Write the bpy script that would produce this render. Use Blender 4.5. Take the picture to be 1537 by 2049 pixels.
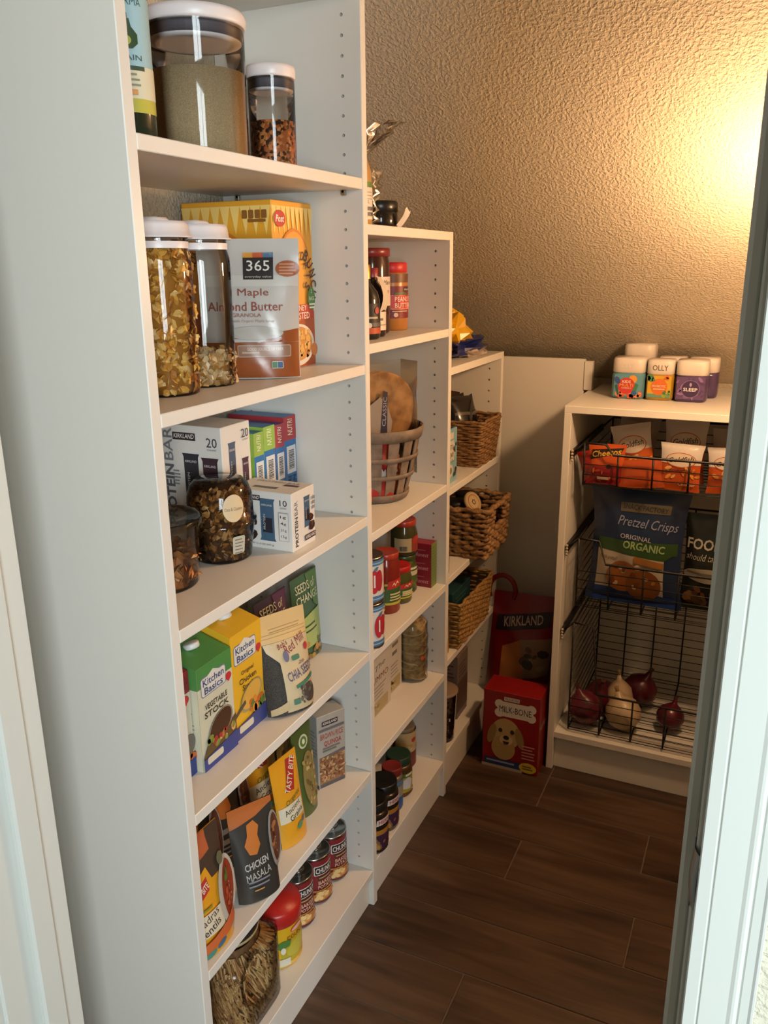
import bpy, bmesh, math, random
from mathutils import Vector, Matrix

for _o in list(bpy.data.objects):
    bpy.data.objects.remove(_o, do_unlink=True)
scene = bpy.context.scene
COL = scene.collection
PI = math.pi
rnd = random.Random(7)

# ------------------------------------------------------------------ camera
YAW, PITCH, ROLL = 0.4359, -0.2874, -0.0096
CAM = Vector((0.7042, -1.4349, 1.4333))
fw = Vector((-math.sin(YAW) * math.cos(PITCH), math.cos(YAW) * math.cos(PITCH), math.sin(PITCH)))
rt = Vector((math.cos(YAW), math.sin(YAW), 0))
up = rt.cross(fw)
rt2 = math.cos(ROLL) * rt + math.sin(ROLL) * up
up2 = -math.sin(ROLL) * rt + math.cos(ROLL) * up
cd = bpy.data.cameras.new('camera')
cd.sensor_fit = 'HORIZONTAL'
cd.sensor_width = 36.0
cd.lens = 1655.0 / 1537.0 * 36.0
cd.clip_start = 0.02
cam = bpy.data.objects.new('camera', cd)
M4 = Matrix.Identity(4)
for i in range(3):
    M4[i][0] = rt2[i]; M4[i][1] = up2[i]; M4[i][2] = -fw[i]; M4[i][3] = CAM[i]
cam.matrix_world = M4
COL.objects.link(cam)
scene.camera = cam

# ------------------------------------------------------------------ world: dim light of the hall behind the camera
WORLD = 0.11
w = bpy.data.worlds.new('world'); scene.world = w; w.use_nodes = True
bg = w.node_tree.nodes['Background']
bg.inputs['Color'].default_value = (1.0, 0.95, 0.84, 1)
bg.inputs['Strength'].default_value = WORLD
vs = scene.view_settings
vs.view_transform = 'Standard'; vs.look = 'None'; vs.gamma = 1.0; vs.use_curve_mapping = False
vs.exposure = 0.0
BULB = 210.0
BULB_COL = (1.0, 0.60, 0.31)
scene.cycles.max_bounces = 7; scene.cycles.diffuse_bounces = 3; scene.cycles.glossy_bounces = 3; scene.cycles.transmission_bounces = 4; scene.cycles.transparent_max_bounces = 12
scene.cycles.use_adaptive_sampling = True; scene.cycles.adaptive_threshold = 0.02
scene.cycles.caustics_reflective = False; scene.cycles.caustics_refractive = False
scene.cycles.sample_clamp_indirect = 4.0
# daylight of the hall window, behind the photographer to the right
WX0, WX1, WZ0, WZ1, WY = 1.60, 3.10, 0.70, 2.25, -3.0
al = bpy.data.lights.new('window_daylight', 'AREA'); al.shape = 'RECTANGLE'; al.size = WX1 - WX0; al.size_y = WZ1 - WZ0
al.energy = 165.0; al.color = (0.86, 0.97, 1.0)
alo = bpy.data.objects.new('window_daylight', al); alo.location = ((WX0 + WX1) / 2, WY - .06, (WZ0 + WZ1) / 2); alo.rotation_euler = (math.pi / 2, 0, 0)
COL.objects.link(alo)

# ------------------------------------------------------------------ helpers
def lin(c):
    if isinstance(c, str):
        c = c.lstrip('#'); c = tuple(int(c[i:i + 2], 16) / 255 for i in (0, 2, 4))
    return tuple((v / 12.92 if v <= .04045 else ((v + .055) / 1.055) ** 2.4) for v in c)

MATS = {}
def mat(name, col='#cccccc', rough=.5, metal=0.0, spec=.5, noise=None, bump=None, coat=0):
    """plain principled material; noise=(scale, colour2, detail) mottles the colour, bump=(scale, strength, distance)"""
    if name in MATS: return MATS[name]
    m = bpy.data.materials.new(name); m.use_nodes = True
    nt = m.node_tree; b = nt.nodes['Principled BSDF']
    c = lin(col)
    b.inputs['Base Color'].default_value = (*c, 1)
    b.inputs['Roughness'].default_value = rough
    b.inputs['Metallic'].default_value = metal
    b.inputs['Specular IOR Level'].default_value = spec
    b.inputs['Coat Weight'].default_value = coat
    if noise or bump:
        tc = nt.nodes.new('ShaderNodeTexCoord')
    if noise:
        n = nt.nodes.new('ShaderNodeTexNoise'); n.inputs['Scale'].default_value = noise[0]; n.inputs['Detail'].default_value = noise[2] if len(noise) > 2 else 4
        r = nt.nodes.new('ShaderNodeValToRGB')
        r.color_ramp.elements[0].position = .38; r.color_ramp.elements[1].position = .62
        r.color_ramp.elements[0].color = (*c, 1); r.color_ramp.elements[1].color = (*lin(noise[1]), 1)
        nt.links.new(tc.outputs['Object'], n.inputs['Vector']); nt.links.new(n.outputs['Fac'], r.inputs['Fac'])
        nt.links.new(r.outputs['Color'], b.inputs['Base Color'])
    if bump:
        n2 = nt.nodes.new('ShaderNodeTexNoise'); n2.inputs['Scale'].default_value = bump[0]; n2.inputs['Detail'].default_value = 3
        bp = nt.nodes.new('ShaderNodeBump'); bp.inputs['Strength'].default_value = bump[1]; bp.inputs['Distance'].default_value = bump[2]
        nt.links.new(tc.outputs['Object'], n2.inputs['Vector']); nt.links.new(n2.outputs['Fac'], bp.inputs['Height'])
        nt.links.new(bp.outputs['Normal'], b.inputs['Normal'])
    MATS[name] = m
    return m

def clear_mat(name, tint='#f4f4f4', rough=.06, gloss=1.0):
    """clear plastic or glass: see-through with a fresnel gloss"""
    if name in MATS: return MATS[name]
    m = bpy.data.materials.new(name); m.use_nodes = True
    nt = m.node_tree; nt.nodes.clear()
    o = nt.nodes.new('ShaderNodeOutputMaterial'); t = nt.nodes.new('ShaderNodeBsdfTransparent'); g = nt.nodes.new('ShaderNodeBsdfGlossy')
    t.inputs['Color'].default_value = (*lin(tint), 1); g.inputs['Roughness'].default_value = rough
    f = nt.nodes.new('ShaderNodeFresnel'); f.inputs['IOR'].default_value = 1.45
    k = nt.nodes.new('ShaderNodeMath'); k.operation = 'MULTIPLY'; k.inputs[1].default_value = gloss; k.use_clamp = True
    mx = nt.nodes.new('ShaderNodeMixShader')
    nt.links.new(f.outputs[0], k.inputs[0]); nt.links.new(k.outputs[0], mx.inputs[0])
    nt.links.new(t.outputs[0], mx.inputs[1]); nt.links.new(g.outputs[0], mx.inputs[2]); nt.links.new(mx.outputs[0], o.inputs[0])
    MATS[name] = m
    return m

def print_mat(name, rough=.45, coat=0):
    """flat print: the ink colour of every printed shape is stored on its faces"""
    if name in MATS: return MATS[name]
    m = bpy.data.materials.new(name); m.use_nodes = True
    nt = m.node_tree; b = nt.nodes['Principled BSDF']
    a = nt.nodes.new('ShaderNodeAttribute'); a.attribute_name = 'ink'
    nt.links.new(a.outputs['Color'], b.inputs['Base Color'])
    b.inputs['Roughness'].default_value = rough; b.inputs['Coat Weight'].default_value = coat
    MATS[name] = m
    return m
PRINT = print_mat('printed_ink'); GLOSSY = print_mat('glossy_printed_film', .25)

PARTS = {}          # the parts of each thing by name, so that sub-parts can hang from them
def part_of(root, name): return PARTS[root.name][name]

class MB:
    """mesh collector: everything added becomes one mesh object"""
    def __init__(s): s.v = []; s.f = []; s.sm = []; s.ink = []
    def add(s, vs_, fs_, smooth=False, ink=None):
        n = len(s.v); s.v += [tuple(p) for p in vs_]
        for f in fs_: s.f.append(tuple(i + n for i in f)); s.sm.append(smooth); s.ink.append(ink)
    def box(s, x0, x1, y0, y1, z0, z1):
        s.add([(x, y, z) for x in (x0, x1) for y in (y0, y1) for z in (z0, z1)],
              [(0, 1, 3, 2), (4, 6, 7, 5), (0, 4, 5, 1), (2, 3, 7, 6), (0, 2, 6, 4), (1, 5, 7, 3)])
    def bbox(s, x0, x1, y0, y1, z0, z1, b=.002):
        """box with chamfered edges"""
        X = (x0, x0 + b, x1 - b, x1); Y = (y0, y0 + b, y1 - b, y1); Z = (z0, z0 + b, z1 - b, z1)
        V = []; idx = {}
        def vid(i, j, k):
            key = (i, j, k)
            if key not in idx: idx[key] = len(V); V.append((X[i], Y[j], Z[k]))
            return idx[key]
        F = []
        for i in (0, 3): F.append([vid(i, 1, 1), vid(i, 2, 1), vid(i, 2, 2), vid(i, 1, 2)][::(-1 if i == 0 else 1)])
        for j in (0, 3): F.append([vid(1, j, 1), vid(2, j, 1), vid(2, j, 2), vid(1, j, 2)][::(1 if j == 0 else -1)])
        for k in (0, 3): F.append([vid(1, 1, k), vid(2, 1, k), vid(2, 2, k), vid(1, 2, k)][::(-1 if k == 0 else 1)])
        for i in (0, 3):
            ii = 1 if i == 0 else 2
            for j in (0, 3):
                jj = 1 if j == 0 else 2; F.append([vid(i, jj, 1), vid(i, jj, 2), vid(ii, j, 2), vid(ii, j, 1)])
            for k in (0, 3):
                kk = 1 if k == 0 else 2; F.append([vid(i, 1, kk), vid(i, 2, kk), vid(ii, 2, k), vid(ii, 1, k)])
        for j in (0, 3):
            jj = 1 if j == 0 else 2
            for k in (0, 3):
                kk = 1 if k == 0 else 2; F.append([vid(1, j, kk), vid(2, j, kk), vid(2, jj, k), vid(1, jj, k)])
        for i in (0, 3):
            for j in (0, 3):
                for k in (0, 3):
                    ii = 1 if i == 0 else 2; jj = 1 if j == 0 else 2; kk = 1 if k == 0 else 2
                    F.append([vid(i, jj, kk), vid(ii, j, kk), vid(ii, jj, k)])
        s.add(V, F)
    def lathe(s, prof, n=32, cx=0, cy=0, cap0=True, cap1=True, smooth=True, sq=None):
        """sq: superellipse power for rounded-square sections"""
        V = []
        for r, z in prof:
            for i in range(n):
                a = 2 * PI * i / n; k = 1
                if sq: k = 1 / ((abs(math.cos(a)) ** sq + abs(math.sin(a)) ** sq) ** (1 / sq))
                V.append((cx + r * k * math.cos(a), cy + r * k * math.sin(a), z))
        F = []
        for j in range(len(prof) - 1):
            for i in range(n):
                F.append((j * n + i, j * n + (i + 1) % n, (j + 1) * n + (i + 1) % n, (j + 1) * n + i))
        s.add(V, F, smooth)
        m = len(s.v) - len(V)
        if cap0: s.f.append(tuple(m + i for i in range(n))[::-1]); s.sm.append(False); s.ink.append(None)
        if cap1: s.f.append(tuple(m + (len(prof) - 1) * n + i for i in range(n))); s.sm.append(False); s.ink.append(None)
    def tube(s, pts, r, n=6, closed=False, caps=True, smooth=True):
        """tube along pts; r is a number or one radius per point"""
        P = [Vector(p) for p in pts]; N = len(P); R = r if isinstance(r, (list, tuple)) else [r] * N
        V = []; prev = None
        for i in range(N):
            if closed: t = P[(i + 1) % N] - P[i - 1]
            else: t = P[min(i + 1, N - 1)] - P[max(i - 1, 0)]
            t.normalize()
            if prev is None:
                ref = Vector((0, 0, 1)) if abs(t.z) < .9 else Vector((1, 0, 0))
                a = t.cross(ref).normalized()
            else:
                a = prev - t * prev.dot(t)
                if a.length < 1e-6: a = t.cross(Vector((0, 0, 1)))
                a.normalize()
            prev = a; b = t.cross(a)
            for k in range(n):
                an = 2 * PI * k / n
                V.append(P[i] + R[i] * (math.cos(an) * a + math.sin(an) * b))
        F = []
        for i in range(N if closed else N - 1):
            j = (i + 1) % N
            for k in range(n): F.append((i * n + k, i * n + (k + 1) % n, j * n + (k + 1) % n, j * n + k))
        if caps and not closed:
            F.append(tuple(range(n))[::-1]); F.append(tuple((N - 1) * n + k for k in range(n)))
        s.add(V, F, smooth)
    def surf(s, fn, nu, nv, smooth=True, closed=False, ink=None):
        V = [fn(i / nu, j / nv) for j in range(nv + 1) for i in range(nu if closed else nu + 1)]
        W = nu if closed else nu + 1; F = []
        for j in range(nv):
            for i in range(nu):
                i2 = (i + 1) % W if closed else i + 1
                F.append((j * W + i, j * W + i2, (j + 1) * W + i2, (j + 1) * W + i))
        s.add(V, F, smooth, ink)
    def prism(s, out, a0, a1, axis='z', smooth=False):
        """out: 2-D outline, extruded along axis from a0 to a1"""
        def p(u, v, a): return {'z': (u, v, a), 'y': (u, a, v), 'x': (a, u, v)}[axis]
        n = len(out)
        s.add([p(u, v, a0) for u, v in out] + [p(u, v, a1) for u, v in out],
              [tuple(range(n))[::-1], tuple(range(n, 2 * n))] + [(i, (i + 1) % n, n + (i + 1) % n, n + i) for i in range(n)], smooth)
    def build(s, name, m, parent=None, loc=None, fix=True):
        me = bpy.data.meshes.new(name)
        me.from_pydata(s.v, [], s.f)
        me.polygons.foreach_set('use_smooth', s.sm)
        if any(c is not None for c in s.ink):
            at = me.color_attributes.new('ink', 'FLOAT_COLOR', 'CORNER')
            buf = []
            for f, c in zip(s.f, s.ink):
                c = c or (.8, .8, .8); buf += [c[0], c[1], c[2], 1.0] * len(f)
            at.data.foreach_set('color', buf)
        elif fix:
            bm = bmesh.new(); bm.from_mesh(me); bmesh.ops.recalc_face_normals(bm, faces=bm.faces); bm.to_mesh(me); bm.free()
        me.materials.append(m)
        o = bpy.data.objects.new(name, me); COL.objects.link(o)
        if parent:
            o.parent = parent
            if parent.type == 'EMPTY': PARTS.setdefault(parent.name, {}).setdefault(name, o)
        if loc: o.location = loc
        return o

def thing(name, label, cat, loc=(0, 0, 0), rz=0, group=None, tilt=None):
    o = bpy.data.objects.new(name, None); COL.objects.link(o)
    o.empty_display_size = .03
    o.location = loc
    o.rotation_euler = (0, 0, rz) if tilt is None else (tilt[0], tilt[1], rz)
    o['label'] = label; o['category'] = cat
    if group: o['group'] = group
    return o
def tag(o, label, cat, group=None):
    o['label'] = label; o['category'] = cat
    if group: o['group'] = group
    return o
def struct(o): o['kind'] = 'structure'; return o
def stuff(o): o['kind'] = 'stuff'; return o

# ---- lettering: outlines of the built-in font, laid flat as print
_TX = {}
def text_geo(s, bold=0.0, italic=0.0):
    if 'M' in s or 'W' in s: bold = 0.0
    key = (s, bold, italic)
    if key in _TX: return _TX[key]
    cu = bpy.data.curves.new('lettering', 'FONT'); cu.body = s; cu.resolution_u = 2; cu.offset = bold; cu.shear = italic
    ob = bpy.data.objects.new('lettering', cu); COL.objects.link(ob)
    bpy.context.view_layer.update()
    ev = ob.evaluated_get(bpy.context.evaluated_depsgraph_get()); me = ev.to_mesh()
    V = [(v.co.x, v.co.y) for v in me.vertices]; F = [tuple(p.vertices) for p in me.polygons]
    ev.to_mesh_clear(); bpy.data.objects.remove(ob); bpy.data.curves.remove(cu)
    xs = [p[0] for p in V] or [0, 1]; ys = [p[1] for p in V] or [0, 1]
    x0, x1, y0, y1 = min(xs), max(xs), min(ys), max(ys)
    r = ([(x - (x0 + x1) / 2, y - (y0 + y1) / 2) for x, y in V], F, x1 - x0, y1 - y0)
    _TX[key] = r
    return r

from mathutils.geometry import tessellate_polygon
def refine(V, F, L):
    """triangulate flat shapes and split their edges until none is longer than L, so that they can follow a curved surface"""
    V = [tuple(p) for p in V]; Tn = []
    for f in F:
        if len(f) == 3: Tn.append(tuple(f))
        elif len(f) == 4: Tn += [(f[0], f[1], f[2]), (f[0], f[2], f[3])]
        else:
            Tn += [tuple(f[i] for i in t) for t in tessellate_polygon([[Vector((*V[i], 0)) for i in f]])]
    for _ in range(7):
        mid = {}
        def md(a, b):
            if math.hypot(V[a][0] - V[b][0], V[a][1] - V[b][1]) <= L: return None
            k = (min(a, b), max(a, b))
            if k not in mid: mid[k] = len(V); V.append(((V[a][0] + V[b][0]) / 2, (V[a][1] + V[b][1]) / 2))
            return mid[k]
        out = []
        for a, b, c in Tn:
            x, y, z = md(a, b), md(b, c), md(c, a)
            n = sum(q is not None for q in (x, y, z))
            if n == 0: out.append((a, b, c))
            elif n == 3: out += [(a, x, z), (x, b, y), (z, y, c), (x, y, z)]
            elif n == 1:
                if x is not None: out += [(a, x, c), (x, b, c)]
                elif y is not None: out += [(a, b, y), (a, y, c)]
                else: out += [(a, b, z), (z, b, c)]
            else:
                if x is None: out += [(a, b, y), (a, y, z), (z, y, c)]
                elif y is None: out += [(a, x, z), (x, b, c), (x, c, z)]
                else: out += [(x, b, y), (a, x, y), (a, y, c)]
        Tn = out
        if not mid: break
    return V, Tn

class Print:
    """flat artwork in (u right, v up) metres, laid on a surface by mp(u, v, lift)"""
    def __init__(s, mp, step=None, maxlen=None):
        s.mp = mp; s.m = MB(); s.L = 1; s.maxlen = maxlen if maxlen else getattr(mp, 'maxlen', None); s.step = step or (.0003 if s.maxlen else .0002)
    def _put(s, V, F, col):
        h = s.L * s.step; s.L += 1
        if s.maxlen: V, F = refine(V, F, s.maxlen)
        s.m.add([s.mp(u, v, h) for u, v in V], F, bool(s.maxlen), lin(col))
    def rect(s, u0, v0, u1, v1, col, nu=1, nv=1):
        V = [(u0 + (u1 - u0) * i / nu, v0 + (v1 - v0) * j / nv) for j in range(nv + 1) for i in range(nu + 1)]
        F = [(j * (nu + 1) + i, j * (nu + 1) + i + 1, (j + 1) * (nu + 1) + i + 1, (j + 1) * (nu + 1) + i) for j in range(nv) for i in range(nu)]
        s._put(V, F, col)
    def poly(s, pts, col): s._put(pts, [tuple(range(len(pts)))], col)
    def ell(s, u, v, a, b, col, n=20, rot=0):
        c, d = math.cos(rot), math.sin(rot); V = [(u, v)]
        for i in range(n):
            x, y = a * math.cos(2 * PI * i / n), b * math.sin(2 * PI * i / n); V.append((u + c * x - d * y, v + d * x + c * y))
        s._put(V, [(0, 1 + i, 1 + (i + 1) % n) for i in range(n)], col)
    def rrect(s, u0, v0, u1, v1, r, col):
        pts = []
        for cx, cy, a in ((u1 - r, v1 - r, 0), (u0 + r, v1 - r, PI / 2), (u0 + r, v0 + r, PI), (u1 - r, v0 + r, 1.5 * PI)):
            for k in range(5): pts.append((cx + r * math.cos(a + k * PI / 8), cy + r * math.sin(a + k * PI / 8)))
        s.poly(pts, col)
    def text(s, t, u, v, h, col, w=None, bold=.004, it=0.0, rot=0, sq=True):
        """centred lettering, h = height, w = full width"""
        V, F, tw, thh = text_geo(t, bold, it)
        if not V: return
        ky = h / thh; kx = (w / tw) if w else ky
        c, d = math.cos(rot), math.sin(rot)
        s._put([(u + c * x * kx - d * y * ky, v + d * x * kx + c * y * ky) for x, y in V], F, col)
    def lines(s, u0, u1, v, n, dv, h, col, ragged=.25):
        """small print, shown as ragged thin bars"""
        R = random.Random(int(1e5 * abs(v)) + n)
        V = []; F = []
        for i in range(n):
            e = u1 - (u1 - u0) * ragged * R.random(); y = v - i * dv; k = len(V)
            V += [(u0, y), (e, y), (e, y + h), (u0, y + h)]; F.append((k, k + 1, k + 2, k + 3))
        s._put(V, F, col)
    def bars(s, u0, v0, u1, v1, col='#1a1a1a', vert=True):
        R = random.Random(3); V = []; F = []; t = 0
        L = (u1 - u0) if vert else (v1 - v0)
        while t < 1:
            wd = R.choice((.015, .03, .045)); k = len(V)
            a, b = t, min(1, t + wd)
            if vert: V += [(u0 + a * L, v0), (u0 + b * L, v0), (u0 + b * L, v1), (u0 + a * L, v1)]
            else: V += [(u0, v0 + a * L), (u1, v0 + a * L), (u1, v0 + b * L), (u0, v0 + b * L)]
            F.append((k, k + 1, k + 2, k + 3)); t += wd + R.choice((.02, .035))
        s._put(V, F, col)
    def blobs(s, u0, v0, u1, v1, n, a, cols, seed=1, asp=.7):
        R = random.Random(seed)
        per = {}
        for i in range(n):
            per.setdefault(R.choice(cols), []).append((u0 + (u1 - u0) * R.random(), v0 + (v1 - v0) * R.random(), a * (.6 + .8 * R.random()), R.random() * PI))
        for c, L in per.items():
            V = []; F = []
            for u, v, r, ro in L:
                k = len(V)
                for i in range(7):
                    x, y = r * math.cos(2 * PI * i / 7), r * asp * math.sin(2 * PI * i / 7)
                    V.append((u + math.cos(ro) * x - math.sin(ro) * y, v + math.sin(ro) * x + math.cos(ro) * y))
                F.append(tuple(range(k, k + 7)))
            s._put(V, F, c)
    def build(s, name, parent, m=None):
        ps_ = PARTS.get(parent.name) if parent.type == 'EMPTY' else None
        if ps_:
            key = next((k for k in ps_ if 'lid' in k), None) if name.startswith('lid') else None
            parent = ps_[key] if key else next((q for q in ps_.values() if q.location.length < 1e-6 and abs(q.rotation_euler.x) + abs(q.rotation_euler.y) + abs(q.rotation_euler.z) < 1e-6), parent)
        return s.m.build(name, m or PRINT, parent, fix=False)

def face_px(x):   return lambda u, v, h: (x + h, u, v)                    # face looking to +x: u = +y
def face_my(y):   return lambda u, v, h: (u, y - h, v)                    # face looking to -y: u = +x
def face_pz(z):   return lambda u, v, h: (u, v, z + h)
def cyl(r, phi, cx=0, cy=0, maxlen=.007):
    """wall of a round jar of radius r (number or function of height); u runs along the wall from the direction phi"""
    r0 = r(.05) if callable(r) else r
    def f(u, v, h):
        rr = r(v) if callable(r) else r
        a = phi + u / r0; return (cx + (rr + h) * math.cos(a), cy + (rr + h) * math.sin(a), v)
    f.maxlen = maxlen
    return f

# ------------------------------------------------------------------ setting materials
def wall_mat(name, col):
    m = bpy.data.materials.new(name); m.use_nodes = True; nt = m.node_tree; b = nt.nodes['Principled BSDF']
    b.inputs['Base Color'].default_value = (*lin(col), 1); b.inputs['Roughness'].default_value = .6
    tc = nt.nodes.new('ShaderNodeTexCoord')
    n = nt.nodes.new('ShaderNodeTexNoise'); n.inputs['Scale'].default_value = 165; n.inputs['Detail'].default_value = 3; n.inputs['Roughness'].default_value = .5
    n2 = nt.nodes.new('ShaderNodeTexNoise'); n2.inputs['Scale'].default_value = 70; n2.inputs['Detail'].default_value = 2
    r = nt.nodes.new('ShaderNodeMapRange'); r.inputs['From Min'].default_value = .42; r.inputs['From Max'].default_value = .62
    ad = nt.nodes.new('ShaderNodeMath'); ad.operation = 'MULTIPLY_ADD'; ad.inputs[1].default_value = .6
    bp = nt.nodes.new('ShaderNodeBump'); bp.inputs['Strength'].default_value = .6; bp.inputs['Distance'].default_value = .0028
    nt.links.new(tc.outputs['Object'], n.inputs['Vector']); nt.links.new(tc.outputs['Object'], n2.inputs['Vector'])
    nt.links.new(n.outputs['Fac'], r.inputs['Value']); nt.links.new(n2.outputs['Fac'], ad.inputs[0]); nt.links.new(r.outputs['Result'], ad.inputs[2])
    nt.links.new(ad.outputs[0], bp.inputs['Height']); nt.links.new(bp.outputs['Normal'], b.inputs['Normal'])
    return m
TAN = wall_mat('tan_textured_paint', '#c0b4a0')
CREAM = wall_mat('cream_textured_paint', '#d8d3c0')
MEL = mat('white_melamine', '#e6e2da', .38, spec=.4, bump=(900, .03, .0004))
TRIM = mat('white_gloss_trim_paint', '#e2e5df', .3)
DARKHOLE = mat('bored_chipboard', '#4a4238', .9)

def plank_mat():
    m = bpy.data.materials.new('dark_wood_look_tile'); m.use_nodes = True; nt = m.node_tree; b = nt.nodes['Principled BSDF']
    b.inputs['Roughness'].default_value = .42
    tc = nt.nodes.new('ShaderNodeTexCoord'); oi = nt.nodes.new('ShaderNodeObjectInfo')
    mp = nt.nodes.new('ShaderNodeMapping'); mp.inputs['Scale'].default_value = (2.2, 22, 22)
    add = nt.nodes.new('ShaderNodeVectorMath'); add.operation = 'ADD'
    sc = nt.nodes.new('ShaderNodeVectorMath'); sc.operation = 'SCALE'; sc.inputs['Scale'].default_value = 37.0
    cb = nt.nodes.new('ShaderNodeCombineXYZ')
    for k in ('X', 'Y', 'Z'): nt.links.new(oi.outputs['Random'], cb.inputs[k])
    nt.links.new(cb.outputs[0], sc.inputs[0]); nt.links.new(tc.outputs['Object'], mp.inputs['Vector'])
    nt.links.new(mp.outputs[0], add.inputs[0]); nt.links.new(sc.outputs[0], add.inputs[1])
    n = nt.nodes.new('ShaderNodeTexNoise'); n.inputs['Scale'].default_value = 1.6; n.inputs['Detail'].default_value = 6; n.inputs['Distortion'].default_value = .6
    nt.links.new(add.outputs[0], n.inputs['Vector'])
    mp2 = nt.nodes.new('ShaderNodeMapping'); mp2.inputs['Scale'].default_value = (1.4, 3.5, 3)
    n2 = nt.nodes.new('ShaderNodeTexNoise'); n2.inputs['Scale'].default_value = 1.6; n2.inputs['Detail'].default_value = 2
    add2 = nt.nodes.new('ShaderNodeVectorMath'); add2.operation = 'ADD'
    nt.links.new(tc.outputs['Object'], mp2.inputs['Vector']); nt.links.new(mp2.outputs[0], add2.inputs[0]); nt.links.new(sc.outputs[0], add2.inputs[1]); nt.links.new(add2.outputs[0], n2.inputs['Vector'])
    mxf = nt.nodes.new('ShaderNodeMath'); mxf.operation = 'MULTIPLY_ADD'; mxf.inputs[1].default_value = .55; 
    sub = nt.nodes.new('ShaderNodeMath'); sub.operation = 'MULTIPLY'; sub.inputs[1].default_value = .55
    nt.links.new(n2.outputs['Fac'], sub.inputs[0]); nt.links.new(n.outputs['Fac'], mxf.inputs[0]); nt.links.new(sub.outputs[0], mxf.inputs[2])
    r = nt.nodes.new('ShaderNodeValToRGB'); e = r.color_ramp.elements
    e[0].position = .36; e[0].color = (*lin('#1c140e'), 1); e[1].position = .72; e[1].color = (*lin('#5e4837'), 1)
    k = e.new(.5); k.color = (*lin('#3f2d21'), 1)
    nt.links.new(mxf.outputs[0], r.inputs['Fac']); nt.links.new(r.outputs['Color'], b.inputs['Base Color'])
    bp = nt.nodes.new('ShaderNodeBump'); bp.inputs['Strength'].default_value = .12; bp.inputs['Distance'].default_value = .001
    nt.links.new(n.outputs['Fac'], bp.inputs['Height']); nt.links.new(bp.outputs['Normal'], b.inputs['Normal'])
    return m
PLANK = plank_mat()
GROUT = mat('grey_brown_grout', '#6a5c4e', .9)

# ------------------------------------------------------------------ floor
m = MB(); m.box(-.40, 1.3, -3.1, 1.34, -.05, -.0022); floor = struct(m.build('floor', GROUT))
FIXJ = {0: .252, 1: .561, 2: .866, 3: .258, 4: .56, 5: .86, -1: .552, -2: .25}
PITCH_Y = .1545; GAP = .0035; PLEN = .914
for k in range(-7, 22):
    y1 = .3645 - PITCH_Y * k; y0 = y1 - PITCH_Y + GAP
    if y1 > 1.33: y1 = 1.33
    if y0 > 1.32: continue
    j = FIXJ.get(k, .25 + .305 * (k % 3))
    x = j - PLEN * 2
    while x < 1.3:
        a, b = max(x + GAP / 2, -.40), min(x + PLEN - GAP / 2, 1.3)
        if b - a > .02:
            cx, cy = (a + b) / 2, (y0 + y1) / 2
            m = MB(); m.bbox(a - cx, b - cx, y0 - cy, y1 - cy, -.012, 0, .0012)
            m.build('plank', PLANK, floor, (cx, cy, 0))
        x += PLEN

# ------------------------------------------------------------------ walls and the ceiling under the stairs
SL = .74
def ceil_z(y): return 1.222 + SL * (1.03 - y)
m = MB(); m.prism([(-.78, 0), (1.20, 0), (1.20, ceil_z(1.20)), (-.78, ceil_z(-.78))], -.40, -.306, 'x'); struct(m.build('wall_left', TAN))
m = MB(); m.prism([(-.78, 0), (1.20, 0), (1.20, ceil_z(1.20)), (-.78, ceil_z(-.78))], 1.0, 1.09, 'x'); struct(m.build('wall_right', TAN))
m = MB(); m.box(-.40, 1.09, 1.20, 1.29, 0, 1.30); struct(m.build('wall_back', TAN))
m = MB(); m.prism([(-.95, ceil_z(-.95)), (1.30, ceil_z(1.30)), (1.30, ceil_z(1.30) + .09), (-.95, ceil_z(-.95) + .09)], -.40, 1.09, 'x'); struct(m.build('ceiling', TAN))
# wall with the doorway, seen from the hall
XL, XR, YI, YO, DH = -.078, .686, -.78, -.895, 2.04
m = MB(); m.box(-1.1, XL - .019, YO, YI, 0, 2.7); m.box(XR + .019, 1.6, YO, YI, 0, 2.7); m.box(XL - .019, XR + .019, YO, YI, DH + .019, 2.7)
struct(m.build('wall_front', CREAM))
# door trim: jamb boards, stops and moulded casing
def casing_profile(x0, s):
    """plan outline of a 47 mm casing lying on the hall face, from its inner edge outwards"""
    pr_ = [(0, 0), (0, .0105), (.001, .0118), (.0088, .0124), (.0095, .0106), (.0107, .0106), (.0114, .0124), (.0295, .0126), (.0320, .0136), (.0338, .0136),
           (.0347, .0112), (.0362, .0112), (.0375, .0126), (.0430, .0130), (.0448, .0142), (.0462, .0142), (.0468, .0130), (.0468, 0)]
    return [(x0 + s * a, YO - b) for a, b in pr_]
def door_side(name, xf, s):
    m = MB(); m.bbox(min(xf, xf + s * .019), max(xf, xf + s * .019), YO, YI, 0, DH, .0015); o = struct(m.build(name, TRIM))
    xs = sorted((xf, xf - s * .011))
    m = MB(); m.bbox(xs[0], xs[1], -.848, -.813, 0, DH, .003); m.build('door_stop', TRIM, o)
    m = MB(); m.prism(casing_profile(xf + s * .0035, s), 0, DH + .06, 'z'); m.build('casing', TRIM, o)
    return o
trim_r = door_side('trim_1', XR + .008, 1)
trim_l = door_side('trim_2', XL, -1)
m = MB(); m.bbox(XL - .06, XR + .067, YO - .016, YO, DH + .005, DH + .06, .003); m.bbox(XL, XR, YO, YI, DH, DH + .019, .001); struct(m.build('trim_3', TRIM))
STEEL = mat('brushed_nickel', '#8d8f8c', .35, 1.0)
m = MB()
m.bbox(XR + .0065, XR + .008, -.893, -.862, .985, 1.045, .0006)
def lipf(u, v):
    a = -1.15 * u; return (XR + .0072 + .012 * (1 - math.cos(a)) * .8 - .002 * math.sin(v * PI), YO + .002 + .014 * math.sin(a), .992 + .046 * v)
m.surf(lipf, 6, 6)
m.build('strike_plate', STEEL, trim_r)
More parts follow.
